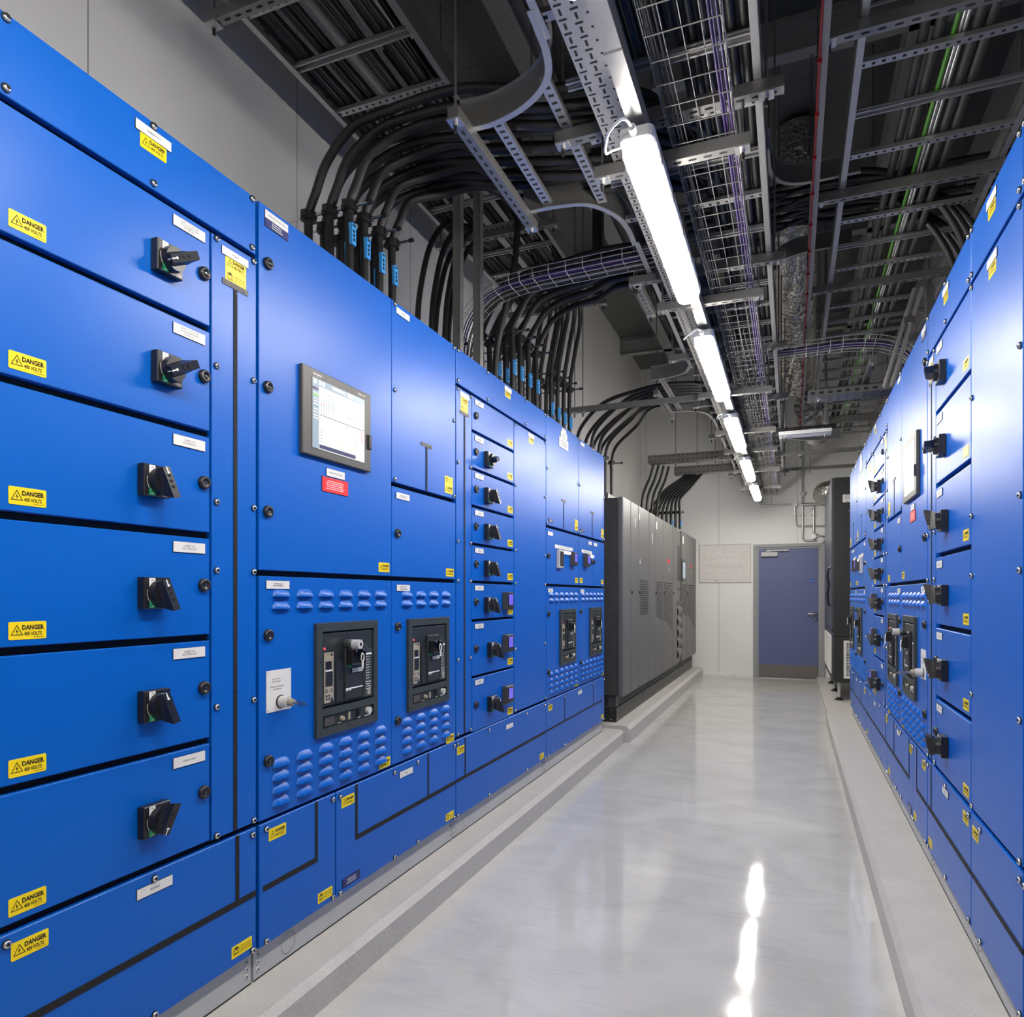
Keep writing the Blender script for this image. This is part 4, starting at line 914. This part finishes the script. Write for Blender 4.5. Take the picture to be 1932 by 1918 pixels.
def cab(pts, r, m, label, group=None, name='power_cable', cat='cable', cleat=None, tg=None, n=8, seg=8):
    if cleat is None and tg is None:
        b = MB(); b.tube(curve(pts, n), r, m, seg); return tag(b.world(name), label, cat, group)
    t = thing(name, label, cat, pts[0], group); b = MB(); b.tube(curve(pts, n), r, m, seg); b.world('sheath', t)
    if cleat is not None:
        x, y, z = cleat; b = MB()
        b.cyl((x, y, z - .018), (x, y, z + .018), r * 1.75, BLKM, 10); b.box(x - .012, x + .012, y - r * 2.1, y + r * 2.1, z - .014, z + .014, BLKM); b.box(x - r * 2, x + r * 2, y - .01, y + .01, z - .012, z + .012, BLKM); b.world('cleat', t)
    if tg is not None:
        x, y, z = tg; b = MB(); rr = r + .0015
        b.box(x + .2 * r, x + rr + .002, y - .75 * rr, y + .75 * rr, z - .045, z + .045, TAG)
        for k in range(3): b.box(x + rr + .002, x + rr + .0025, y - .35 * rr, y + .3 * rr, z - .03 + .018 * k, z - .018 + .018 * k, INK)
        b.box(x + rr + .002, x + rr + .0025, y - .5 * rr, y + .5 * rr, z + .032, z + .04, INK); b.world('cable_tag', t)
    return t
def rowbar(t, x0, x1, y, z):
    b = MB(); b.cyl((x0, y, z), (x1, y, z), .006, STEEL, 8); b.cyl((x1, y, z), (x1 + .02, y, z), .009, BLKM, 8); return b.world('cleat_rod', t)
def cleat_bar(label, x0, x1, y, z, group, posts=None):
    t = thing('cleat_bar', label, 'cable support', ((x0 + x1) / 2, y, z), group); b = MB(); b.cyl((x0, y, z), (x1, y, z), .006, STEEL, 8); b.world('rod', t)
    b = MB(); b.cyl((x1, y, z), (x1 + .022, y, z), .0095, BLKM, 8); b.world('end_cap', t)
    b = MB(); b.box(x0 - .015, x0, y - .012, y + .012, z - .03, z + .03, GALV); b.world('bracket', t)
rnd = random.Random(5)
ordn = 'first second third fourth fifth sixth seventh eighth'.split()
# A: twelve cables from the narrow cabinet, sweeping across to the ladder over the aisle
YA = (2.49, 2.60, 2.72, 2.83); XA = (-1.94, -1.83, -1.73)
for i, y in enumerate(YA):
    zc = 2.92 - .0 * i
    cleat_bar('steel rod with cleats behind the nearest cable sweep, %s row from the camera' % ordn[i], WX0 + .016, -1.64, y, zc, 'cleat rods over the left cabinets')
    for j, x in enumerate(XA):
        lev = 3.02 + .032 * (2 - j) + .02 * (i % 2); ye = 2.34 + .165 * i + .05 * j
        rr = .165 + .05 * (2 - j)
        q = .028 * (2 - j) + .012 * (3 - i)
        pts = [(x, y, 2.46), (x, y, 2.75), (x, y, zc), (x + .045, y - .01, zc + .09), (x + .12, y - .03, zc + .16 + q * .4), (x + .26, (2 * y + ye) / 3, zc + .2 + q), (x + .44, (y + ye) / 2, zc + .205 + q), (-1.15, ye, 3.07 + q), (-.85, ye + .01, lev), (-.55 + .04 * j, ye + .12, lev), (-.42 + .09 * j, ye + .5, lev), (-.42 + .09 * j, 4.6 + .2 * i, lev)]
        cab(pts, .0188, CABLE, 'thick black cable of the nearest sweep, %s row from the camera, %s' % (ordn[i], ('nearest the wall', 'middle of its row', 'nearest the aisle')[j]), 'nearest sweep of black cables', cleat=(x, y, zc), tg=(x, y, 2.80 - .01 * i) if j == 2 or (j == 1 and i % 2) else None)
# B: cables rising to the high ladder behind the two posts
for i in range(5):
    y = 3.42 + .07 * i; x = -1.93 + .05 * (i % 3)
    cab([(x, y, 2.46), (x, y, 2.75), (x + .01, y + .02, 3.0), (x + .03, y + .12, 3.3), (x + .05, y + .35, 3.52), (x + .06, y + .8, 3.575), (x + .06, 5.2, 3.575)], .0165, CABLE, 'black cable rising behind the two steel posts, %s from the camera' % ordn[i], 'black cables behind the two posts', cleat=(x, y, 2.66))
cleat_bar('cleat rod behind the two steel posts, low over the cabinet', WX0 + .016, -1.66, 3.47, 2.66, 'cleat rods over the left cabinets')
cleat_bar('cleat rod behind the two steel posts, its farther neighbour', WX0 + .016, -1.66, 3.62, 2.66, 'cleat rods over the left cabinets')
# C: twelve cables from the blank cover cabinet
for i, y in enumerate((4.0, 4.13, 4.28, 4.43)):
    zc = 2.9
    cleat_bar('steel rod with cleats in the middle cable sweep, %s row from the camera' % ordn[i], WX0 + .016, -1.5, y, zc, 'cleat rods over the left cabinets')
    for j, x in enumerate((-1.80, -1.69, -1.59)):
        lev = 3.0 + .03 * (2 - j); ye = 3.76 + .1 * i + .02 * j
        pts = [(x, y, 2.46), (x, y, 2.75), (x, y, zc), (x + .05, y - .02, zc + .1), (x + .14, y - .06, zc + .19), (x + .28, (2 * y + ye) / 3, lev + .13), (x + .48, (y + ye) / 2, lev + .14), (-.93, ye, lev + .12), (-.68, ye + .04, lev + .09), (-.5 + .04 * j, ye + .35, lev + .03), (-.5 + .05 * j, 5.9, lev)]
        cab(pts, .0182, CABLE, 'thick black cable of the middle sweep, %s row from the camera, %s' % (ordn[i], ('nearest the wall', 'middle of its row', 'nearest the aisle')[j]), 'middle sweep of black cables', cleat=(x, y, zc), tg=(x, y, 2.68) if j == 2 or (j == 1 and i < 2) else None)
# C2: eight cables standing straight up behind it
for i in range(4):
    y = 4.78 + .15 * i
    cleat_bar('cleat rod across the upright cables, %s from the camera' % ordn[i], WX0 + .016, -1.52, y, 2.88, 'cleat rods over the left cabinets')
    for j, x in enumerate((-1.74, -1.6)):
        cab([(x, y, 2.46), (x, y, 2.88), (x + .04, y, 3.15), (x + .09, y - .02, 3.4), (x + .11, y - .2, 3.56), (x + .12, y - .6, 3.63), (x + .12, 2.6, 3.63)], .0165, CABLE, 'black cable standing nearly straight up past the middle sweep, %s pair, %s' % (ordn[i], ('wall side', 'aisle side')[j]), 'upright black cables', cleat=(x, y, 2.88), tg=(x, y, 2.62))
cab([(-1.665, 3.88, 2.46), (-1.645, 3.88, 2.76), (-1.59, 3.88, 3.0), (-1.53, 3.88, 3.26), (-1.505, 3.88, 3.6), (-1.505, 3.88, 4.2)], .02, CABLE, 'single thick black cable standing in front of the middle sweep')
b = MB(); b.box(-1.4, -1.33, 5.16, 5.24, 3.56, WZ - .26, CRAC); tag(b.world('drop_duct'), 'dark square duct hanging from the ceiling behind the far curved tray side', 'duct')
# D: eight cables from the first grey power cabinet
for i in range(8):
    x = -1.78 + .1 * (i % 2); y = 6.02 + .13 * i; ye = 5.8 + .085 * i; zb = 2.46 if y < 5.9 else 2.15
    cab([(x, y, 2.15 if y > 6.2 else 2.2), (x, y, 2.5), (x, y, 2.62), (x + .06, y - .03, 2.78), (x + .28, y - .12, 2.94), (-1.2, ye + .05, 3.0), (-.95, ye, 3.01), (-.65, ye + .1, 3.01), (-.45, ye + .5, 3.01), (-.45, 8.2, 3.01)], .0165, CABLE, 'black cable fanning up behind the last left blue cabinet, %s from the camera' % ordn[i], 'cables of the third fan', cleat=(x, y, 2.62))
cleat_bar('long cleat rod holding the third fan of cables', WX0 + .016, -1.6, 6.98, 2.62, 'cleat rods over the left cabinets')
for y in (6.42, 6.7): 
    b = MB(); b.cyl((-1.68, y, 2.15), (-1.68, y, 2.24), .04, BLKM, 14, r1=.034); b.cyl((-1.68, y, 2.24), (-1.68, y, 2.29), .034, BLKM, 14, r1=.018)
    tag(b.world('cable_gland'), 'black shrink boot on top of the first grey cabinet, %s one' % ('nearer' if y < 6.5 else 'farther'), 'cable gland', 'shrink boots on the grey cabinet')
# E and F: cables on the far grey power cabinets
for i in range(4):
    x = -1.86 + .05 * i; y = 9.35 + .1 * i
    cab([(x, y, 2.19), (x, y, 2.4), (x + .03, y, 2.65), (x + .12, y - .02, 2.85), (x + .17, y - .02, 3.03)], .019, CABLE, 'black cable rising to the cross tray, left bunch on the far grey cabinets, %s' % ordn[i], 'left bunch over the far grey cabinets', n=5)
cleat_bar('cleat rod across the right bunch of cables on the far grey cabinets', -1.85, -1.38, 9.75, 2.42, 'cleat rods over the grey cabinets')
for i in range(8):
    x = -1.83 + .06 * i
    cab([(x, 9.75, 2.19), (x, 9.75, 2.42), (x + .10 * (7 - i) / 7, 9.78, 2.6), (x + .45 * (-1.33 + .03 * i - x), 9.83, 2.76), (x + .78 * (-1.33 + .03 * i - x), 9.88, 2.88), (-1.33 + .03 * i, 9.93, 2.97)], .019, CABLE, 'black cable gathered into the right bunch over the far grey cabinets, %s from the wall' % ordn[i], 'right bunch over the far grey cabinets', cleat=(x, 9.75, 2.42), tg=(x, 9.75, 2.27) if i in (3, 5, 7) else None, n=5)

# tee branches of the ladder over the aisle
def arc_rail(pts, z, label, group, h=.1):
    P = curve([(x, y, z) for x, y in pts], 8); fr = []
    for i, p in enumerate(P):
        T = (P[min(i + 1, len(P) - 1)] - P[max(i - 1, 0)]).normalized(); N = Vector((-T.y, T.x, 0)); fr.append((p, N, Vector((0, 0, 1))))
    t = thing('curved_tray_side', label, 'cable tray', tuple(P[0]), group)
    b = MB(); b.strip([(-.001, 0), (.001, 0), (.001, h), (-.001, h)], fr, GALV); b.world('web', t)
    for z0 in (-.004, h):
        b = MB(); b.strip([(-.012, z0), (.012, z0), (.012, z0 + .004), (-.012, z0 + .004)], fr, GALVB); b.world('lip', t)
TG = 'curved tray sides of the branches'
arc_rail([(-1.12, 2.30), (-1.0, 2.31), (-.86, 2.27), (-.755, 2.19), (-.71, 2.08), (-.70, 1.9)], 2.975, 'curved tray side nearest the camera, sweeping left under the ceiling', TG)
arc_rail([(-1.10, 2.90), (-.95, 2.905), (-.82, 2.94), (-.73, 3.06), (-.70, 3.2), (-.70, 3.36)], 2.975, 'curved tray side just beyond the nearest cable sweep', TG)
arc_rail([(-1.02, 5.52), (-.88, 5.5), (-.75, 5.43), (-.70, 5.3)], 2.975, 'curved tray side at the second branch, camera side, above the second light', TG)
arc_rail([(-1.03, 6.56), (-.9, 6.56), (-.76, 6.66), (-.71, 6.8), (-.70, 6.95)], 2.975, 'curved tray side at the second branch, far side', TG)
arc_rail([(-.11, 3.7), (-.1, 3.9), (-.04, 4.03), (.08, 4.08), (.34, 4.08)], 3.5, 'curved tray side high to the right of the basket, camera side', TG)
arc_rail([(-.12, 5.3), (-.1, 5.1), (-.03, 4.96), (.12, 4.9), (.36, 4.9)], 3.5, 'curved tray side high to the right of the basket, far side', TG)
arc_rail([(-.09, 7.9), (.0, 8.15), (.2, 8.3), (.5, 8.34)], 2.975, 'long curved tray side at the far right, before the end wall', TG)
def branch(label, x, y0, y1, group='channels under the branch ends', rods=True):
    return hanger(label, (x, y0, 2.93), (x, y1, 2.93), [(x, y0 + .02), (x, y1 - .03)], group)
branch('slotted channel hanging under the end of the nearest branch', -1.085, 2.17, 2.99)
branch('slotted channel hanging under the end of the second branch', -1.03, 5.78, 6.65)
branch('slotted channel beside the lights under the middle cable sweep', -.765, 3.7, 4.16)
def runger(label, x, y0, y1, w=.04):
    b = MB(); chan(b, (x, y0, 2.985), (x, y1, 2.985), w=w, h=.02, pitch=.034, sl=(.013, .02), rect=True, m=GALVB); return tag(b.world('branch_rung'), label, 'tray rung', 'rungs across the branches')
runger('slotted rung across the nearest branch', -.985, 2.315, 2.9)
runger('slotted strip bridging the nearest branch beside the perforated tray, camera half', -.76, 2.2, 2.45)
runger('slotted strip bridging the nearest branch beside the perforated tray, far half', -.76, 2.52, 2.97)
runger('slotted rung across the second branch', -.95, 5.54, 6.55)
b = MB(); chan(b, (.12, 4.09, 3.51), (.12, 4.89, 3.51), w=.04, h=.02, pitch=.034, sl=(.013, .02), rect=True); tag(b.world('branch_rung'), 'slotted rung across the right hand branch', 'tray rung', 'rungs across the branches')
hanger('long slotted channel from the left wall across to the lights, beyond the second light', (-2.25, 5.6, 2.80), (-.66, 5.6, 2.80), [(-1.67, 5.6), (-1.60, 5.6)], 'cross channels')
# vertical steel posts
for i, (x, y, z1) in enumerate(((-1.575, 3.25, 3.47), (-1.53, 3.40, 3.47))):
    t = thing('steel_post', 'upright steel post over the left cabinets, %s of the two' % ('nearer' if i == 0 else 'farther'), 'steel post', (x, y, 2.467), 'two upright steel posts')
    b = MB(); b.box(x - .002, x + .002, y - .021, y + .021, 2.467, z1, GALV); b.box(x - .04, x, y + .019, y + .021, 2.467, z1, GALV); b.box(x - .04, x, y - .021, y - .019, 2.467, z1, GALV); b.world('channel', t)
    b = MB(); b.text('UNISTRUT', 0, 0, 0, NAVY, w=.14, h=.016); b.v = [(x + .0025, y + yy, 2.72 + .25 * i + xx) for xx, yy, zz in b.v]; b.world('stamped_lettering', t)
# wire basket branches dropping into the cabinets
def basket_path(label, path, w=.17, h=.05, nl=3):
    """path of (x, z) in the plane y=Y; basket width runs along y"""
def drop_basket(label, Y, pts, w, side):
    P = curve([(x, Y, z) for x, z in pts], 4); t = thing('wire_basket_branch', label, 'wire basket', tuple(P[0]), 'wire basket branches')
    b = MB(); N = []
    for i in range(len(P)):
        T = (P[min(i + 1, len(P) - 1)] - P[max(i - 1, 0)]).normalized(); N.append(Vector((-T.z, 0, T.x)) * side)
    for k in range(4):
        dy = -w / 2 + w * k / 3; b.tube([p + Vector((0, dy, 0)) for p in P], .0025, GALVB, 5)
    for dy in (-w / 2, w / 2):
        for hh in (.028, .055): b.tube([p + Vector((0, dy, 0)) + n * hh for p, n in zip(P, N)], .0025, GALVB, 5)
    L_ = 0; nx = 0
    for i in range(len(P) - 1):
        L_ += (P[i + 1] - P[i]).length
        if L_ >= nx:
            nx += .09; p, n = P[i], N[i]; a, c = p + Vector((0, -w / 2, 0)), p + Vector((0, w / 2, 0)); b.tube([a + n * .055, a, c, c + n * .055], .0022, GALVB, 4)
    b.world('wire_mesh', t)
    return P, N
def along(P, N, dy, hh): return [p + Vector((0, dy, 0)) + n * hh for p, n in zip(P, N)]
P, N = drop_basket('wire basket of purple data cables curving down into the left cabinets', 3.57, [(-.63, 2.985), (-1.0, 2.975), (-1.35, 2.96), (-1.53, 2.92), (-1.64, 2.82), (-1.69, 2.68), (-1.7, 2.47)], .15, -1)
for k in range(9):
    b = MB(); b.tube(along(P, N, -.06 + .008 * k, .012 + .006 * (k % 3)), .0035, PURP, 6); tag(b.world('data_cable'), 'thin purple data cable in the left wire basket branch', 'cable', 'purple cables in the left branch')
for k in range(7):
    b = MB(); b.tube(along(P, N, .02 + .008 * k, .010 + .006 * (k % 2)), .004, (CABG, CABLE, GALVB)[k % 3], 6); tag(b.world('control_cable'), 'thin grey control cable in the left wire basket branch', 'cable', 'grey cables in the left branch')
P, N = drop_basket('wire basket of purple data cables curving down into the right cabinets', 5.3, [(-.15, 2.975), (.1, 2.975), (.4, 2.975), (.62, 2.93), (.74, 2.82), (.8, 2.66), (.81, 2.47)], .17, 1)
for k in range(9):
    b = MB(); b.tube(along(P, N, -.06 + .008 * k, .012 + .006 * (k % 3)), .0035, PURP, 6); tag(b.world('data_cable'), 'thin purple data cable in the right wire basket branch', 'cable', 'purple cables in the right branch')
for k in range(6):
    b = MB(); b.tube(along(P, N, .02 + .01 * k, .010 + .006 * (k % 2)), .004, (CABG, CABLE, GALVB)[k % 3], 6); tag(b.world('control_cable'), 'thin grey control cable in the right wire basket branch', 'cable', 'grey cables in the right branch')
# cables lying along the trays
def run(x, z, y0, y1, r, m, label, group, name='power_cable', wob=.006, dx=0):
    n = int((y1 - y0) / .8) + 2; cab([(x + dx * (i / (n - 1)) + rnd.uniform(-wob, wob), y0 + (y1 - y0) * i / (n - 1), z) for i in range(n)], r, m, label, group, name, n=3, seg=8)
for k in range(3): run(-.205 + .012 * k, 2.832 + .004 * (k % 2), .3, 11.3, .0042, PURP, 'purple data cable along the right side of the long wire basket', 'purple cables in the long basket', 'data_cable', .003)
for k in range(3): run(-.362 + .011 * k, 2.832, .3, 11.3, .004, CABG, 'grey data cable along the light side of the long wire basket', 'grey cables in the long basket', 'data_cable', .003)
for k in range(4): run(-.31 + .02 * k, 2.835, 4.3, 11.3, .004, (CABLE, CABG)[k % 2], 'dark control cable lying along the middle of the long wire basket', 'dark cables in the long basket', 'control_cable', .012)
for k in range(9): run(-.63 + .036 * k, 3.018, -1.4, 2.4 - .03 * k, .016, CABLE, 'black power cable on the aisle ladder, camera end', 'power cables on the aisle ladder')
for k in range(6): run(-.32 + .038 * k, 3.018, -1.4, 9.8, .0155, CABLE, 'black power cable running the full length of the aisle ladder', 'long power cables on the aisle ladder')
for k in range(8): run((-1.93, -1.895, -1.82, -1.785, -1.68, -1.645, -1.54, -1.505)[k], 3.562, -1.1, 5.2, .017, CABLE, 'black power cable lying on the high left ladder', 'power cables on the high left ladder', wob=.008)
for k in range(5): run((-1.91, -1.80, -1.66, -1.58, -1.48)[k], 3.595, -1.1, 5.2, .015, CABLE, 'black power cable in the second layer on the high left ladder', 'upper cables on the high left ladder', wob=.012)
for k, x in enumerate((.445, .492, .615, .66)): run(x, 3.312, -.5, 9.5, .0185, CABG, 'thick dark grey cable on the right ladder, %s from the aisle' % ordn[k], 'thick cables on the right ladder', wob=.004)
run(.545, 3.304, -.5, 9.5, .0085, GRNC, 'bright green earth cable on the right ladder', None, 'earth_cable', .003)
for k in range(2): run(.562 + .014 * k, 3.304, -.5, 9.5, .0075, COND, 'pale grey cable beside the green earth cable on the right ladder', 'pale cables on the right ladder', 'control_cable', .003)
# right hand sweep dropping to the right cabinets, and cables crossing the right branch
for k in range(6):
    y = 4.2 + .08 * k; x = .86 + .07 * (k % 3)
    cab([(x, y, 2.46), (x, y, 2.75), (x - .02, y - .01, 3.0), (x - .09, y - .03, 3.2), (x - .22, y - .05, 3.38), (x - .42, y - .05, 3.52), (x - .7, y - .02, 3.57), (x - 1.0, y + .02, 3.56), (x - 1.25, y + .3, 3.56), (x - 1.25, y + 1.2, 3.56)], .017, CABLE, 'black cable arching down into the right cabinets, %s from the camera' % ordn[k], 'cables arching to the right cabinets', cleat=(x, y, 2.66))
for k in range(5): cab([(-.6, 4.25 + .09 * k, 3.57), (-.1, 4.27 + .09 * k, 3.57), (.4, 4.3 + .1 * k, 3.57), (.8, 4.35 + .1 * k, 3.6), (1.3, 4.4 + .1 * k, 3.62)], .017, CABLE, 'black cable crossing high through the right branch towards the right wall', 'cables crossing the right branch')
# red clipped pipe, foil duct and ceiling beams
t = thing('detection_pipe', 'thin pipe with small red clips hanging along the right of the aisle', 'pipe', (.105, 4, 3.08))
b = MB(); b.box(.095, .117, -1, 8.6, 3.09, 3.098, GALV); b.world('rail', t)
b = MB(); b.cyl((.09, -1, 3.082), (.09, 8.6, 3.082), .0045, REDS, 8); b.world('red_tube', t)
for i in range(34):
    b = MB(); b.cyl((.09, -.8 + .28 * i, 3.074), (.09, -.79 + .28 * i, 3.074), .009, REDS, 8); b.world('pipe_clip', t)
b = MB(); b.tube(curve([(.06, 6.0, 4.98), (.05, 6.05, 4.5), (.04, 6.3, 4.1), (.05, 7.2, 3.75), (.06, 7.9, 3.5)], 6), .17, FOIL, 20); tag(b.world('foil_duct'), 'large crinkled foil duct high over the right of the aisle', 'duct')
b = MB(); b.tube(curve([(.2, 8.1, 3.3), (.22, 8.6, 3.28), (.3, 9.4, 3.3)], 6), .17, FOIL, 20); tag(b.world('foil_duct'), 'short fat foil duct section hanging farther down the aisle', 'duct')
def ibeam(label, a, c, ax, w=.14, h=.2):
    b = MB(); (x0, y0), (x1, y1) = a, c; z = WZ - .25
    def bb(o0, o1, z0, z1):
        if ax: b.box(x0 + o0, x0 + o1, y0, y1, z0, z1, BEAMW)
        else: b.box(x0, x1, y0 + o0, y0 + o1, z0, z1, BEAMW)
    bb(-w / 2, w / 2, z, z + .012); bb(-w / 2, w / 2, z + h - .012, z + h); bb(-.005, .005, z + .01, z + h - .01); bb(-.03, .03, z + h, WZ)
    tag(b.world('steel_beam'), label, 'beam', 'ceiling beams')
ibeam('white steel beam under the ceiling, running along above the left side', (-1.62, -3), (-1.62, 11.4), 1)
ibeam('white steel beam under the ceiling, running along above the right side', (.75, -3), (.75, 11.4), 1)
for i, y in enumerate((2.3, 4.9, 7.5, 10.1)): ibeam('steel cross beam under the ceiling, %s from the camera' % ordn[i], (-2.3, y), (1.39, y), 0, .1, .2)
# far cross trays
def ctray(label, x0, x1, y, z, h=.1, d=.16, rods=()):
    t = thing('cross_tray', label, 'cable tray', ((x0 + x1) / 2, y, z), 'cross trays'); b = MB()
    b.box(x0, x1, y - d / 2, y + d / 2, z, z + .0015, GALV); b.box(x0, x1, y - d / 2, y - d / 2 + .0015, z, z + h, GALV); b.box(x0, x1, y + d / 2 - .0015, y + d / 2, z, z + h, GALV)
    n = int((x1 - x0) / .06)
    for i in range(n):
        x = x0 + .02 + .06 * i
        for zz in (.02, h - .02): b.quad((x, y - d / 2 - .0005, z + zz - .004), (x + .03, y - d / 2 - .0005, z + zz - .004), (x + .03, y - d / 2 - .0005, z + zz + .004), (x, y - d / 2 - .0005, z + zz + .004), GAP)
        for yy in (-.05, 0, .05): b.quad((x, y + yy - .005, z - .0005), (x + .03, y + yy - .005, z - .0005), (x + .03, y + yy + .005, z - .0005), (x, y + yy + .005, z - .0005), GAP)
    b.world('tray', t)
    for x in rods: rod(t, x, y, z - .04, WZ, plate=z)
ctray('perforated cross tray before the end wall, left of the lights, upper one', -1.75, -.6, 9.3, 3.02, rods=(-1.4, -.9))
ctray('perforated cross tray before the end wall, left of the lights, lower one', -1.5, -.5, 9.9, 2.95, .11, rods=(-1.2, -.7))
ctray('perforated cross tray at the right, between basket and right cabinets', .12, 1.2, 5.85, 2.78, .05, .2, rods=(.2, 1.05))
hanger('slotted channel at the far right before the end wall', (-.2, 8.6, 2.88), (.9, 8.6, 2.88), [(.1, 8.6), (.7, 8.6)], 'cross channels')
hanger('plain channel across the far end, high before the end wall', (-.1, 10.7, 3.05), (1.35, 10.7, 3.05), [(.25, 10.7)], 'cross channels')
t = thing('open_cable_tray', 'pale flat tray crossing right of the lights, with black cable ties', 'cable tray', (.1, 6.72, 2.73), 'cross trays')
b = MB(); b.box(-.1, .33, 6.66, 6.8, 2.7, 2.703, WHITE); b.box(-.1, .33, 6.66, 6.663, 2.7, 2.735, WHITE); b.world('tray', t); rod(t, -.05, 6.73, 2.66, WZ, 2.7); rod(t, .28, 6.73, 2.66, WZ, 2.7)
b = MB(); b.cyl((-.1, 6.68, 2.755), (.36, 6.68, 2.76), .012, CABLE, 10)
for k in range(5): b.box(-.06 + .09 * k, -.056 + .09 * k, 6.655, 6.7, 2.73, 2.772, BLKM)
b.world('tied_cable', t)
for i, (x, y, z) in enumerate(((.52, 5.3, 2.86), (.3, 6.9, 2.84))):
    hanger('short slotted channel end dropping toward the camera at the right, %s' % ('nearer one', 'farther one')[i], (x, y, z), (x, y + .55, z), [(x, y + .04)], 'short channels at the right')
t = thing('ladder_brace', 'slanting twin channel brace over the right cabinets with bright fixings', 'brace', (.7, 4.95, 2.6))
b = MB(); b.tube([(.55, 5.0, 2.6), (.72, 5.0, 3.2)], .014, GALVB, 6); b.world('bar', t)
b = MB(); b.tube([(.59, 5.0, 2.6), (.76, 5.0, 3.2)], .014, GALVB, 6); b.world('bar', t)
b = MB(); b.box(.66, .72, 4.97, 4.985, 2.98, 3.02, STEEL); b.world('clamp', t)
t = thing('steel_post', 'upright steel post over the right cabinets, beside the slanting brace', 'steel post', (.8, 5.05, 2.467))
b = MB(); b.box(.79, .794, 5.03, 5.1, 2.46, 3.225, GALV); b.box(.794, .835, 5.03, 5.034, 2.46, 3.225, GALV); b.world('channel', t)

# ------------------------------------------------ the row of lights
nm = 'second behind,first behind,first,second,third,fourth,fifth'.split(',')
for i in range(7):
    y0 = (-1.45, .335, 2.12, 3.87, 5.72, 7.56, 9.33)[i]; y1 = y0 + (1.19 if i < 6 else 1.22)
    lab = ('ceiling batten light overhead behind the camera, farther one', 'ceiling batten light overhead behind the camera, nearer one', 'largest and nearest lit batten light, hanging at the top of the picture',
           'second lit batten light from the camera', 'third lit batten light from the camera', 'fourth lit batten light from the camera', 'farthest lit batten light, nearest the end wall')[i]
    t = thing('batten_light', lab, 'ceiling light', (-.438, (y0 + y1) / 2, 2.64), 'row of batten lights'); c = -.438
    def sec(b, w, z0, z1, ya, yb, m, e=.02, r=.012):
        """box with rounded lower edges and rounded ends"""
        prof = [(-w / 2, z1), (-w / 2, z0 + r), (-w / 2 + r * .3, z0 + r * .3), (-w / 2 + r, z0), (w / 2 - r, z0), (w / 2 - r * .3, z0 + r * .3), (w / 2, z0 + r), (w / 2, z1)]
        v = []; ys = [(ya, .72), (ya + e * .3, .9), (ya + e, 1), (yb - e, 1), (yb - e * .3, .9), (yb, .72)]
        for y, s in ys: v += [(c + x * s, y, (z1 - (z1 - z) * (.5 + .5 * s))) for x, z in prof]
        n = len(prof); f = [(k * n + q, (k + 1) * n + q, (k + 1) * n + (q + 1) % n, k * n + (q + 1) % n) for k in range(len(ys) - 1) for q in range(n)]
        b.add(v, f + [tuple(range(n - 1, -1, -1)), tuple(range(len(v) - n, len(v)))], m)
    b = MB(); sec(b, .108, 2.664, 2.702, y0 - .012, y1 + .012, LAMPB); b.box(c - .03, c + .03, y0 + .12, y1 - .12, 2.70, 2.7205, LAMPB); b.world('body', t)
    b = MB(); sec(b, .098, 2.622, 2.664, y0, y1, DIFF, .04, .022); b.world('diffuser', t)
    for k in range(5):
        y = y0 + .12 + (y1 - y0 - .24) * k / 4
        for s in (-1, 1): b = MB(); b.box(c + s * .052, c + s * .058, y - .012, y + .012, 2.65, 2.69, STEEL); b.world('diffuser_clip', t)
    b = MB(); b.cyl((c - .005, y0 - .012, 2.684), (c - .005, y0 - .04, 2.684), .012, LAMPB, 10); b.tube(curve([(c - .005, y0 - .04, 2.684), (c - .02, y0 - .09, 2.68), (c - .07, y0 - .06, 2.67), (c - .11, y0 + .06, 2.69), (c - .10, y0 + .12, 2.73), (c - .03, y0 + .15, 2.76)], 6), .0045, WINK, 8); b.world('supply_lead', t)
